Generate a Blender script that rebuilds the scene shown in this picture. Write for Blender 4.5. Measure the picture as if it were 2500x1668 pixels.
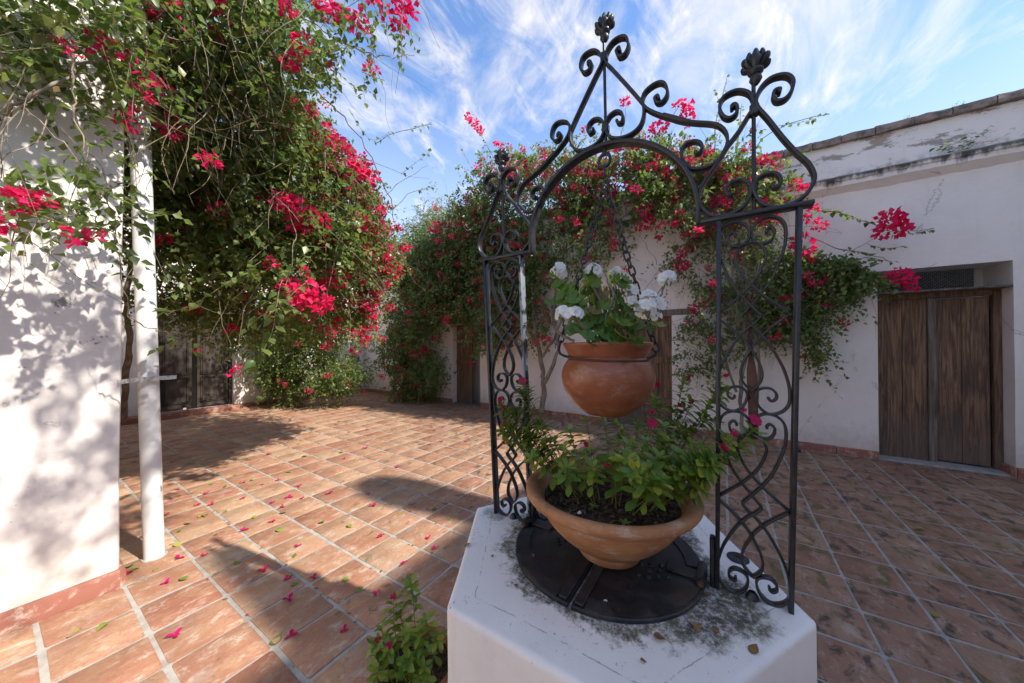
import bpy, bmesh, math, random, json
import numpy as np
from mathutils import Vector, Matrix, Quaternion
SUN_E=2.2; SKY_S=.15; EXPO=1.78; CL_ROT=-30; CL_OFF=(1.3,.4,0); CL_OFF2=(2.6,1.5,0); CLOUD_C=(2.42,2.28,2.10,1); SKY_T=(.50,.585,.665,1)
DATA={"left_layers":[{"name":"near_top","O":[1.47,0.95,1.512],"th":0.3,"n":420,"s":0.07,"L":0.28,"fl":0.03,"k":26,"poly":[[-3.292,2.073],[-2.007,2.073],[-2.007,1.661],[-1.938,1.477],[-2.053,1.339],[-2.236,1.225],[-2.42,1.385],[-2.558,1.225],[-2.695,1.041],[-3.292,1.11]],"near":1},{"name":"near_low","O":[1.428,0.923,1.512],"th":0.25,"n":110,"s":0.066,"L":0.26,"fl":0.03,"k":14,"poly":[[-3.198,1.078],[-2.618,1.078],[-2.44,1.168],[-2.128,1.168],[-2.017,0.9],[-2.039,0.544],[-2.173,0.499],[-2.484,0.766],[-2.841,0.499],[-3.198,0.633]],"near":1},{"name":"top_mid","O":[2.184,1.411,1.518],"th":0.5,"n":1150,"s":0.074,"L":0.26,"fl":0.07,"k":60,"poly":[[-3.22,2.944],[-1.823,2.944],[-1.619,2.535],[-1.789,2.058],[-1.96,1.786],[-2.368,1.445],[-2.641,1.343],[-2.829,1.649],[-2.982,2.058]],"near":0},{"name":"top_spray","O":[1.932,1.248,1.516],"th":0.3,"n":110,"s":0.062,"L":0.24,"fl":0.12,"k":16,"poly":[[-1.733,2.544],[-0.648,2.544],[-0.754,2.183],[-0.889,2.303],[-1.025,2.092],[-1.131,1.881],[-1.311,1.791],[-1.462,2.032],[-1.673,2.183]],"near":0},{"name":"mid_front","O":[2.855,1.845,1.524],"th":0.6,"n":2100,"s":0.08,"L":0.26,"fl":0.05,"k":120,"poly":[[-3.677,2.157],[-3.32,2.29],[-2.473,2.469],[-2.161,2.558],[-1.939,2.246],[-1.716,2.023],[-1.537,1.711],[-1.368,1.399],[-1.395,0.998],[-1.716,0.642],[-2.117,0.374],[-2.384,0.552],[-2.741,0.374],[-3.097,0.642],[-3.632,0.82]],"near":0},{"name":"mid_back","O":[4.031,2.605,1.534],"th":0.9,"n":3300,"s":0.08,"L":0.3,"fl":0.03,"k":140,"poly":[[-5.316,4.177],[-3.869,4.177],[-3.051,3.674],[-2.548,2.856],[-2.171,2.227],[-2.045,1.661],[-2.045,0.906],[-2.359,0.528],[-2.485,0.151],[-2.988,-0.038],[-3.618,0.151],[-3.995,0.528],[-4.436,0.528],[-5.222,0.78]],"near":0},{"name":"upper_right","O":[3.191,2.063,1.527],"th":0.5,"n":900,"s":0.06,"L":0.2,"fl":0.3,"k":70,"poly":[[-3.063,3.158],[-2.665,3.158],[-2.266,2.56],[-1.918,2.311],[-1.619,1.962],[-1.469,1.564],[-1.295,1.115],[-1.469,0.916],[-1.619,1.115],[-1.868,1.663],[-2.366,2.012],[-2.764,2.56]],"near":0},{"name":"right_low","O":[3.863,2.497,1.532],"th":0.6,"n":1000,"s":0.06,"L":0.2,"fl":0.25,"k":60,"poly":[[-2.382,1.712],[-1.839,1.592],[-1.537,1.169],[-1.658,0.747],[-1.899,0.265],[-2.14,-0.036],[-2.382,0.265],[-2.864,0.747]],"near":0},{"name":"base","O":[6.719,4.342,1.556],"th":0.6,"n":4200,"s":0.07,"L":0.28,"fl":0.015,"k":70,"poly":[[-6.239,0.985],[-4.981,1.51],[-3.932,0.88],[-3.722,0.251],[-4.037,-0.168],[-3.408,-0.797],[-3.932,-1.217],[-4.771,-1.269],[-5.505,-1.636],[-6.029,-1.269],[-6.187,-0.168]],"near":0},{"name":"fringe","O":[3.191,2.063,1.527],"th":0.5,"n":700,"s":0.056,"L":0.3,"fl":0.03,"k":26,"poly":[[-4.059,0.717],[-3.063,0.617],[-2.864,0.219],[-3.063,-0.08],[-3.462,0.219],[-3.86,0.319],[-4.059,0.418]],"near":0}],"right_layers":[{"name":"shrub","th":0.45,"n":2400,"s":0.08,"L":0.3,"fl":0.05,"k":80,"poly":[[8.028,2.601],[7.028,3.342],[6.063,3.447],[5.208,2.415],[5.916,1.712],[5.486,0.666],[6.067,0.31],[6.697,-0.019],[7.291,0.042],[7.837,0.777],[8.322,1.75]]},{"name":"mass","th":0.6,"n":4600,"s":0.088,"L":0.32,"fl":0.14,"k":120,"poly":[[7.932,3.325],[7.201,3.944],[6.449,4.721],[5.203,4.666],[4.558,5.012],[4.314,5.527],[3.025,5.313],[1.725,4.94],[0.803,4.752],[0.615,4.201],[1.006,3.948],[1.146,3.467],[1.581,3.093],[2.48,2.732],[2.847,2.089],[3.041,1.319],[3.544,1.764],[4.446,1.302],[5.209,2.007],[5.624,2.443],[6.694,2.513]]},{"name":"mass_left","th":0.4,"n":1500,"s":0.084,"L":0.3,"fl":0.08,"k":60,"poly":[[7.837,3.193],[7.201,4.061],[6.061,4.64],[4.559,4.621],[3.328,4.337],[3.231,2.99],[3.137,1.754],[3.65,1.766],[4.326,1.399],[4.946,1.596],[5.483,2.017],[6.694,2.288]]},{"name":"mass_right","th":0.55,"n":1050,"s":0.084,"L":0.32,"fl":0.26,"k":60,"poly":[[1.137,5.01],[0.369,4.609],[-0.292,4.295],[-0.73,3.945],[-0.909,3.597],[-0.632,3.365],[-0.183,3.465],[0.377,3.182],[1.144,3.761],[1.499,4.449]]},{"name":"stems","th":0.2,"n":700,"s":0.074,"L":0.28,"fl":0.07,"k":60,"poly":[[1.149,2.881],[0.621,3.087],[0.144,3.538],[-0.584,3.253],[-0.903,2.658],[-0.622,1.788],[0.103,1.028],[0.633,0.933],[0.755,1.699],[0.266,2.223],[0.751,2.544]]},{"name":"right_arm","th":0.12,"n":760,"s":0.085,"L":0.3,"fl":0.02,"k":45,"poly":[[-0.579,2.582],[-0.904,2.746],[-1.48,2.493],[-1.554,2.239],[-1.32,1.985],[-1.029,1.889],[-1.112,1.599],[-0.98,1.137],[-0.851,1.603],[-0.572,1.425],[-0.329,2.05]]},{"name":"pinks","th":0.4,"n":700,"s":0.06,"L":0.22,"fl":0.7,"k":50,"poly":[[5.203,4.666],[4.08,5.646],[2.559,5.165],[1.279,4.761],[0.369,4.609],[-0.188,4.297],[0.373,3.997],[1.142,4.128],[2.131,3.981],[3.534,4.566],[4.685,3.958],[6.215,4.014]]}],"cl_left":[[1.173,2.21,3.728,0.075],[1.283,2.041,3.649,0.063],[1.521,1.855,3.827,0.078],[1.145,2.438,3.582,0.06],[1.126,2.469,3.522,0.054],[1.247,2.282,3.431,0.027],[0.577,3.138,3.212,0.058],[0.482,3.102,3.096,0.061],[0.517,3.049,3.06,0.033],[0.424,3.01,2.862,0.063],[0.057,2.576,2.128,0.046],[0.091,2.523,2.135,0.042],[0.189,2.637,2.914,0.031],[0.148,2.7,2.968,0.025],[0.819,4.236,3.362,0.067],[0.875,4.15,3.334,0.055],[0.605,3.454,3.943,0.057],[0.562,3.521,3.864,0.044],[0.938,3.68,3.552,0.04],[1.042,3.52,3.603,0.037],[1.308,4.032,3.356,0.056],[1.339,3.986,3.226,0.048],[1.813,3.431,3.664,0.098],[1.867,3.349,3.552,0.089],[2.001,3.145,3.306,0.089],[2.057,3.059,3.217,0.08],[1.393,3.354,2.793,0.087],[1.458,3.256,2.722,0.102],[1.522,3.157,2.623,0.102],[1.48,3.224,2.564,0.087],[1.575,3.075,2.642,0.071],[1.758,3.347,2.506,0.087],[1.818,3.259,2.151,0.104],[2.008,3.514,2.398,0.094],[2.205,3.574,2.647,0.1],[2.174,3.626,2.448,0.08],[1.454,3.088,1.951,0.099],[1.512,2.999,1.901,0.091],[1.381,3.199,2.016,0.076],[1.547,2.945,1.844,0.068],[1.433,3.12,1.883,0.068],[1.507,3.187,2.151,0.047],[0.777,2.485,1.351,0.037],[2.846,3.873,2.592,0.118],[2.911,3.774,2.515,0.106],[2.823,4.098,2.104,0.072],[2.855,4.047,2.255,0.066],[2.749,4.216,1.954,0.066],[2.815,4.115,1.863,0.06],[4.016,7.605,1.436,0.079],[4.474,7.46,0.563,0.082],[1.994,3.533,2.587,0.066],[2.266,3.476,3.045,0.07],[2.301,3.422,2.946,0.07],[2.224,3.537,3.195,0.07],[2.029,3.468,3.436,0.066],[0.716,2.945,1.469,0.023],[0.268,2.526,2.033,0.017]],"cl_right":[[5.75,4.682,6.397,0.105],[5.75,4.871,6.634,0.08],[5.75,4.523,6.195,0.078],[5.75,4.032,5.697,0.091],[5.75,4.562,5.388,0.121],[5.75,5.618,4.241,0.158],[5.75,5.907,4.328,0.124],[5.75,5.204,4.212,0.091],[5.75,4.813,4.352,0.141],[5.75,2.903,4.82,0.106],[5.75,3.392,4.915,0.126],[5.75,3.651,5.123,0.113],[5.75,2.156,4.608,0.128],[5.75,2.409,4.397,0.102],[5.75,2.498,4.093,0.117],[5.75,2.749,3.943,0.105],[5.75,2.244,3.477,0.093],[5.75,1.797,4.621,0.082],[5.75,1.608,4.49,0.081],[5.75,1.684,4.133,0.095],[5.75,1.184,3.431,0.078],[5.75,0.595,2.74,0.11],[5.75,-0.838,2.796,0.114],[5.75,-1.628,2.962,0.112],[5.75,-1.698,2.87,0.111],[5.75,-1.592,2.839,0.084],[5.75,-1.746,2.248,0.092],[5.75,-1.694,2.295,0.083],[5.75,-1.79,2.167,0.073],[5.75,-1.011,3.032,0.076],[5.75,-0.961,3.241,0.066],[5.75,0.503,5.117,0.097],[5.75,0.463,4.934,0.096],[5.75,0.593,5.221,0.086],[5.75,0.845,4.97,0.088],[5.75,0.975,4.946,0.089],[5.75,-0.527,4.027,0.086],[5.75,-0.407,4.033,0.065],[5.75,-0.777,3.601,0.073],[5.75,-0.864,3.521,0.062],[5.75,-0.883,3.143,0.062],[5.75,0.004,3.57,0.08],[5.75,0.139,3.583,0.07],[5.75,1.149,3.711,0.09],[5.75,1.049,3.546,0.089],[5.75,0.367,3.206,0.083],[5.75,5.142,2.316,0.09],[5.75,5.551,2.114,0.083],[5.75,6.605,1.224,0.119],[5.75,6.289,1.391,0.088],[5.75,6.884,2.061,0.111],[5.75,0.421,2.052,0.072],[5.75,0.828,2.112,0.05],[5.75,0.663,3.774,0.086],[5.75,0.785,4.185,0.081],[5.75,1.388,4.722,0.086],[5.75,1.178,4.692,0.084],[5.75,1.834,4.863,0.083],[5.75,0.246,4.394,0.071],[5.75,-0.13,3.928,0.068],[5.75,-0.377,3.188,0.066],[5.75,-0.569,3.209,0.059],[5.75,1.419,5.606,0.08],[5.75,-0.944,2.591,0.046],[5.75,-1.109,2.317,0.03]],"br_left":[[0.012,[[-0.062,2.847,2.488],[0.001,2.748,2.537],[0.111,2.668,2.693],[0.32,2.801,3.038],[0.684,3.338,3.518],[1.11,3.775,4.139]]],[0.006,[[1.013,2.639,3.944],[1.128,2.462,3.793],[1.27,2.336,3.673],[1.452,2.149,3.593],[1.537,2.017,3.57],[1.656,1.924,3.635]]],[0.009,[[1.473,3.215,4.019],[1.678,3.085,3.737],[1.834,2.848,3.411],[2.009,2.767,3.052],[2.132,2.764,2.798],[2.121,2.784,2.582],[2.114,2.981,2.459]]],[0.004,[[2.021,2.75,2.927],[2.123,2.59,3.094],[2.236,2.413,3.219]]],[0.004,[[2.045,2.716,2.78],[2.169,2.521,2.968],[2.283,2.344,3.009]]],[0.004,[[1.778,2.569,3.249],[1.901,2.377,3.363],[2.045,2.153,3.419]]],[0.005,[[0.196,2.627,2.888],[0.192,2.635,2.679],[0.218,2.598,2.469],[0.279,2.598,2.348],[0.321,2.628,2.106],[0.354,2.672,1.848],[0.391,2.71,1.622]]],[0.004,[[0.003,2.75,2.213],[0.099,2.602,2.114],[0.231,2.582,2.112],[0.355,2.576,2.016]]],[0.004,[[0.065,2.649,2.566],[0.167,2.585,2.439],[0.253,2.546,2.259],[0.366,2.555,2.328]]],[0.005,[[0.391,2.71,1.646],[0.454,2.704,1.601],[0.548,2.652,1.566],[0.631,2.614,1.611]]],[0.014,[[4.065,8.839,-0.105],[3.951,8.811,1.401],[3.592,8.425,3.002],[2.88,7.482,4.404]]],[0.012,[[3.813,9.043,-0.031],[3.676,9.057,1.089],[3.432,8.68,2.405],[2.789,7.628,3.978]]],[0.01,[[3.567,9.239,0.041],[3.449,9.41,0.88],[3.272,8.933,2.007]]],[0.05,[[0.949,7.02,0.486],[0.927,6.677,1.164],[0.928,6.485,1.566],[0.881,6.369,2.005],[0.887,6.169,2.53],[0.918,5.925,3.291],[1.085,5.655,4.339]]],[0.012,[[1.491,4.091,5.404],[1.557,4.001,4.44],[1.597,3.947,3.752],[1.532,3.689,3.104],[1.498,3.561,2.845]]],[0.008,[[0.958,4.003,4.769],[1.068,3.842,4.021],[1.318,4.012,3.624],[1.482,3.95,3.108]]],[0.008,[[0.728,3.811,4.443],[0.956,3.647,3.927],[1.326,3.632,3.657],[1.698,3.611,3.553],[2.034,3.647,3.296]]],[0.007,[[1.574,3.433,3.558],[1.599,3.4,3.222],[1.627,3.36,2.887]]],[0.006,[[2.058,3.434,2.587],[2.337,3.376,2.248],[2.546,3.423,1.972]]]],"lt_left":[[0.072,[[1.152,2.447,2.105],[1.024,2.463,1.935],[0.956,2.387,1.75],[0.919,2.353,1.583],[0.862,2.352,1.45],[0.827,2.408,1.358]]],[0.068,[[1.031,2.818,2.101],[0.858,2.904,1.925],[0.712,2.948,1.778],[0.59,2.953,1.711],[0.53,3.046,1.738]]],[0.065,[[1.009,2.488,1.762],[0.895,2.574,1.644],[0.859,2.538,1.585]]],[0.05,[[0.576,2.977,1.587],[0.606,2.931,1.518],[0.546,3.024,1.477]]],[0.05,[[0.744,2.901,1.532],[0.713,2.95,1.475],[0.729,2.926,1.44]]],[0.042,[[1.406,2.032,3.792],[1.391,2.059,3.551],[1.368,2.098,3.279],[1.376,2.087,3.159]]],[0.042,[[1.359,2.11,3.385],[1.441,1.984,3.324]]],[0.04,[[1.513,1.868,3.701],[1.492,1.902,3.55],[1.514,1.87,3.399]]],[0.045,[[1.922,2.345,3.363],[2.045,2.153,3.419]]],[0.045,[[2.1,2.625,3.136],[2.247,2.395,3.345]]],[0.045,[[2.169,2.521,2.968],[2.282,2.344,3.03]]],[0.045,[[1.71,2.854,3.625],[1.818,2.69,3.349],[1.924,2.525,3.427]]],[0.05,[[0.425,2.838,1.878],[0.387,2.804,1.892],[0.452,2.797,1.84]]],[0.06,[[0.321,2.628,2.106],[0.377,2.632,2.169],[0.465,2.588,2.235]]],[0.05,[[1.196,2.546,3.421],[1.265,2.441,3.358],[1.316,2.361,3.452]]],[0.055,[[0.024,2.717,2.154],[0.121,2.569,2.075],[0.224,2.502,2.012]]],[0.055,[[0.232,2.583,2.028],[0.304,2.564,2.001]]],[0.066,[[1.303,2.768,1.979],[1.182,2.772,1.83],[1.236,2.69,1.732],[1.05,2.794,1.817]]]],"br_right":[[0.06,[[5.85,3.087,0.156],[5.85,3.036,0.719],[5.85,3.112,1.147],[5.85,3.257,2.282],[5.85,2.911,3.454]]],[0.04,[[5.85,3.017,0.72],[5.85,2.733,1.408],[5.85,2.822,2.253],[5.85,2.544,3.393]]],[0.03,[[5.85,3.064,1.234],[5.85,2.64,1.908],[5.85,2.372,2.712]]],[0.035,[[5.85,6.64,-0.006],[5.85,6.558,0.833],[5.85,6.397,2.489],[5.85,6.01,3.968]]],[0.028,[[5.85,-0.187,0.102],[5.85,-0.165,0.792],[5.85,-0.247,1.549],[5.85,-0.175,2.372],[5.85,-0.283,3.175],[5.85,-0.387,3.713]]],[0.022,[[5.85,-0.289,0.149],[5.85,-0.37,1.116],[5.85,-0.301,2.047],[5.85,-0.48,2.892],[5.85,-0.674,3.399]]],[0.018,[[5.85,-0.113,0.788],[5.85,0.098,1.682],[5.85,-0.071,2.575],[5.85,0.143,3.389]]],[0.02,[[5.85,0.607,4.662],[5.85,0.369,3.976],[5.85,-0.077,3.536],[5.85,-0.18,3.195]]],[0.02,[[5.85,2.109,4.759],[5.85,1.489,4.047],[5.85,0.868,3.54]]],[0.01,[[5.85,0.035,2.977],[5.85,-0.479,2.647],[5.85,-0.895,2.59],[5.85,-1.312,2.477]]],[0.008,[[5.85,-0.943,3.279],[5.85,-1.237,3.157],[5.85,-1.509,2.964],[5.85,-1.728,2.842],[5.85,-2.001,2.816]]],[0.007,[[5.85,-0.897,2.939],[5.85,-1.193,2.717],[5.85,-1.468,2.619],[5.85,-1.653,2.486]]],[0.008,[[5.85,-0.184,3.829],[5.85,-0.391,4.333],[5.85,-0.681,4.477],[5.85,-1.122,4.478]]],[0.008,[[5.85,0.138,4.309],[5.85,0.106,4.891],[5.85,-0.034,5.422]]],[0.006,[[5.85,-0.134,4.289],[5.85,-0.173,4.659],[5.85,-0.202,4.967]]],[0.007,[[5.85,1.558,4.977],[5.85,1.467,5.324],[5.85,1.429,5.687]]],[0.008,[[5.85,4.047,5.142],[5.85,4.516,6.052],[5.85,5.021,6.727]]],[0.008,[[5.85,4.52,4.691],[5.85,4.767,5.344],[5.85,5.183,6.052]]],[0.008,[[5.85,1.061,4.667],[5.85,0.795,5.007],[5.85,0.604,5.285]]]],"lt_right":[[0.06,[[5.85,4.047,5.142],[5.85,4.516,6.052],[5.85,5.021,6.727]]],[0.06,[[5.85,4.399,4.662],[5.85,4.767,5.344],[5.85,5.183,6.052]]],[0.055,[[5.85,0.138,4.309],[5.85,0.106,4.891],[5.85,-0.045,5.43]]],[0.05,[[5.85,0.081,4.488],[5.85,0.05,4.936],[5.85,0.131,5.33]]],[0.055,[[5.85,-0.134,4.289],[5.85,-0.173,4.659],[5.85,-0.202,4.967]]],[0.06,[[5.85,-0.587,4.511],[5.85,-0.908,4.466],[5.85,-1.102,4.486]]],[0.05,[[5.85,1.558,4.977],[5.85,1.467,5.324]]],[0.06,[[5.85,1.061,4.667],[5.85,0.795,5.007]]],[0.065,[[5.85,-0.943,3.279],[5.85,-1.237,3.157],[5.85,-1.509,2.964]]],[0.06,[[5.85,-1.691,2.796],[5.85,-1.867,2.79],[5.85,-2.017,2.813]]],[0.06,[[5.85,-1.193,2.717],[5.85,-1.468,2.619]]],[0.065,[[5.85,-1.469,2.728],[5.85,-1.618,2.65],[5.85,-1.796,2.647]]],[0.06,[[5.85,-1.468,2.565],[5.85,-1.653,2.486],[5.85,-1.725,2.476]]],[0.06,[[5.85,-1.429,2.408],[5.85,-1.578,2.283]]],[0.06,[[5.85,-0.899,3.172],[5.85,-1.114,3.241],[5.85,-1.316,3.085]]],[0.055,[[5.85,-0.889,1.776],[5.85,-0.974,1.428],[5.85,-1.015,1.171]]],[0.05,[[5.85,-0.844,1.661],[5.85,-0.886,1.311]]],[0.05,[[5.85,0.386,1.085],[5.85,0.158,0.963],[5.85,0.629,0.731]]]],"vinca":[[1.22,0.731,1.322],[1.195,0.826,1.227],[1.167,0.778,1.148],[1.178,0.688,1.148],[1.189,0.634,1.153],[1.094,0.617,1.068],[1.13,0.505,1.111],[1.216,0.518,1.157],[1.042,0.456,1.082],[1.395,0.518,1.163],[1.484,0.471,1.152],[1.16,0.421,1.108],[1.516,0.422,1.134],[1.154,0.282,1.156],[1.09,0.271,1.129],[1.073,0.243,1.103],[1.502,0.259,1.268],[1.362,0.199,1.184],[1.259,0.176,1.16],[1.567,0.157,1.333],[1.531,0.121,1.26],[1.544,0.195,1.213],[1.091,0.197,1.114],[1.059,0.21,1.094],[1.172,0.126,1.107],[1.154,0.061,1.149],[1.144,0.04,1.14],[1.193,0.001,1.204],[1.233,-0.062,1.235],[1.533,0.026,1.335],[1.503,0.074,1.197],[1.461,0.138,1.161],[1.08,0.177,1.09],[1.162,0.602,1.096],[1.298,0.392,1.116],[1.272,0.247,1.145],[1.308,0.1,1.142],[1.07,0.376,1.089],[1.126,0.327,1.099],[1.166,0.559,1.123],[1.518,0.326,1.146],[1.218,0.146,1.14],[1.168,0.187,1.13]],"vflow":[[1.218,0.734,1.339],[1.196,0.824,1.221],[1.19,0.833,1.256],[1.155,0.796,1.159],[1.203,0.447,1.117],[1.337,0.238,1.199],[1.389,0.249,1.228],[1.51,0.245,1.323],[1.579,0.138,1.35],[1.531,0.121,1.262],[1.502,0.166,1.244],[1.548,0.002,1.368],[1.237,-0.069,1.268],[1.201,-0.012,1.227],[1.185,0.013,1.183],[1.159,0.792,1.077],[1.582,-0.049,1.237],[1.095,0.337,1.093]],"ger_leaves":[[1.19,0.55,1.779],[1.234,0.427,1.777],[1.219,0.413,1.738],[1.259,0.351,1.764],[1.227,0.31,1.741],[1.234,0.299,1.716],[1.17,0.49,1.704],[1.151,0.464,1.669],[1.167,0.439,1.661],[1.152,0.519,1.682],[1.144,0.439,1.617],[1.158,0.419,1.575],[1.094,0.425,1.556],[1.079,0.394,1.531],[1.176,0.391,1.592],[1.171,0.397,1.621],[1.189,0.369,1.641],[1.273,0.33,1.695],[1.252,0.363,1.699],[1.166,0.314,1.588],[1.141,0.296,1.57],[1.165,0.26,1.585],[1.142,0.259,1.553],[1.131,0.239,1.515],[1.143,0.22,1.552],[1.183,0.287,1.619],[1.148,0.341,1.556],[1.234,0.392,1.695],[1.191,0.274,1.635],[1.217,0.417,1.673],[1.11,0.345,1.531],[1.117,0.298,1.531],[1.241,0.434,1.717],[1.216,0.328,1.641],[1.194,0.363,1.592],[1.181,0.527,1.718],[1.117,0.261,1.522],[1.185,0.34,1.59]],"ger_fl":[[1.19,0.55,1.784,0.028],[1.216,0.418,1.775,0.026],[1.279,0.357,1.777,0.015],[1.033,0.464,1.601,0.021],[1.034,0.425,1.596,0.025],[1.244,0.284,1.691,0.019],[1.09,0.209,1.607,0.027],[1.131,0.183,1.623,0.022],[1.126,0.209,1.643,0.022],[1.258,0.17,1.722,0.025],[1.13,0.185,1.587,0.013],[1.158,0.27,1.647,0.015]],"ger_st":[[[1.178,0.388,1.505],[1.194,0.363,1.604],[1.227,0.347,1.661],[1.248,0.37,1.716]],[[1.167,0.405,1.505],[1.18,0.384,1.534],[1.176,0.391,1.575],[1.168,0.439,1.627],[1.177,0.479,1.665]],[[1.112,0.453,1.509],[1.088,0.491,1.529],[1.075,0.509,1.558]],[[1.203,0.349,1.504],[1.21,0.338,1.575],[1.225,0.35,1.682],[1.215,0.364,1.724],[1.236,0.388,1.773]],[[1.172,0.305,1.504],[1.154,0.277,1.539]],[[1.192,0.33,1.504],[1.234,0.299,1.678],[1.24,0.289,1.707]],[[1.152,0.28,1.508],[1.158,0.234,1.568],[1.21,0.188,1.655],[1.251,0.18,1.699]],[[1.163,0.447,1.61],[1.174,0.539,1.7],[1.19,0.55,1.762]],[[1.209,0.376,1.618],[1.217,0.417,1.708],[1.217,0.417,1.751]],[[1.11,0.401,1.532],[1.062,0.42,1.57],[1.047,0.443,1.586]],[[1.207,0.341,1.658],[1.262,0.348,1.729]]],"petals":[[0.946,6.329],[1.756,5.724],[1.998,5.228],[2.458,4.202],[2.631,3.369],[1.447,4.4],[1.538,4.165],[1.678,4.144],[1.729,3.783],[1.145,4.391],[1.295,3.944],[1.55,3.596],[1.611,3.465],[1.807,3.342],[2.01,3.004],[1.409,3.605],[1.426,3.436],[1.014,4.142],[1.089,4.052],[0.805,4.134],[1.888,2.748],[1.261,3.219],[1.081,3.266],[1.618,2.263],[1.805,1.938],[1.738,1.794],[1.209,2.67],[0.8,3.118],[0.694,3.224],[0.472,3.285],[0.581,2.962],[0.961,2.58],[1.003,2.355],[1.105,2.226],[1.498,1.85],[0.934,2.155],[1.236,1.77],[0.502,2.386],[0.823,1.878],[0.99,1.687],[3.413,6.102],[4.009,6.39],[3.23,5.375],[4.144,6.747],[4.529,6.825],[3.903,7.091],[2.236,5.813],[2.689,7.556],[2.815,7.388],[2.775,7.58],[2.822,7.01],[3.056,6.477],[3.508,5.28],[2.87,4.357],[2.628,3.368],[5.166,6.418],[5.293,6.375],[5.333,6.263],[4.972,7.054],[4.798,7.004],[5.606,7.697],[5.165,7.16],[5.808,8.129],[5.716,8.345],[5.365,7.938],[5.401,7.84],[5.416,7.697],[5.454,5.345],[4.227,4.46],[4.179,3.603],[3.688,3.656],[3.89,3.357]],"fleaves":[[1.211,5.943],[1.69,5.943],[1.362,5.022],[1.475,4.731],[1.848,4.307],[2.225,4.717],[1.764,5.273],[1.78,5.482],[1.249,4.639],[1.524,4.393],[1.29,4.439],[0.99,3.825],[0.96,3.849],[0.874,3.795],[1.218,3.432],[1.107,3.771],[1.385,3.315],[1.473,2.857],[1.587,2.722],[1.579,2.596],[1.938,2.431],[2.149,2.222],[2.103,1.988],[0.78,3.69],[0.935,3.387],[0.735,3.444],[1.132,2.575],[0.894,2.83],[0.498,3.313],[0.485,3.398],[0.572,3.198],[0.644,2.917],[1.037,2.39],[1.01,2.263],[1.237,3.034],[1.203,2.031],[1.195,1.893],[1.161,1.686],[0.777,1.925],[3.593,6.313],[2.567,5.574],[2.228,4.726],[1.854,4.323],[2.456,5.398],[2.571,4.478],[0.08,3.165],[0.213,2.855],[0.306,2.782],[4.009,-1.284],[2.803,-0.952],[5.416,-0.425],[4.786,-0.104],[4.5,-0.273]],"debris":[[1.066,0.076],[1.087,0.033],[0.972,0.156],[0.884,0.18],[1.071,-0.055],[0.93,0.587],[1.226,0.053],[1.244,0.018],[1.012,0.866],[1.213,0.769],[1.014,0.744],[1.08,0.607],[1.008,0.317]],"lock":[1.497,-0.03],"rust":[[1.265,-0.057,1.654],[1.265,-0.059,1.472],[1.265,-0.061,1.428],[1.265,-0.063,1.404],[1.265,-0.063,1.331],[1.265,-0.064,1.278],[1.265,-0.065,1.211]],"spv":[[0.929,1.099,0.52],[0.865,1.129,0.48],[0.866,1.086,0.44],[0.795,1.106,0.42],[0.765,1.088,0.4],[0.757,1.089,0.36],[0.89,0.97,0.45],[0.861,0.961,0.42],[0.842,1.008,0.42],[0.788,1.053,0.38],[0.815,0.976,0.36],[0.832,0.923,0.34],[0.906,0.926,0.38],[0.807,0.944,0.32],[0.73,1.039,0.34],[0.775,0.989,0.33],[0.833,0.908,0.31]],"weed":[[6.0,-2.304,3.666],[6.0,-0.471,3.435]]}
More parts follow.
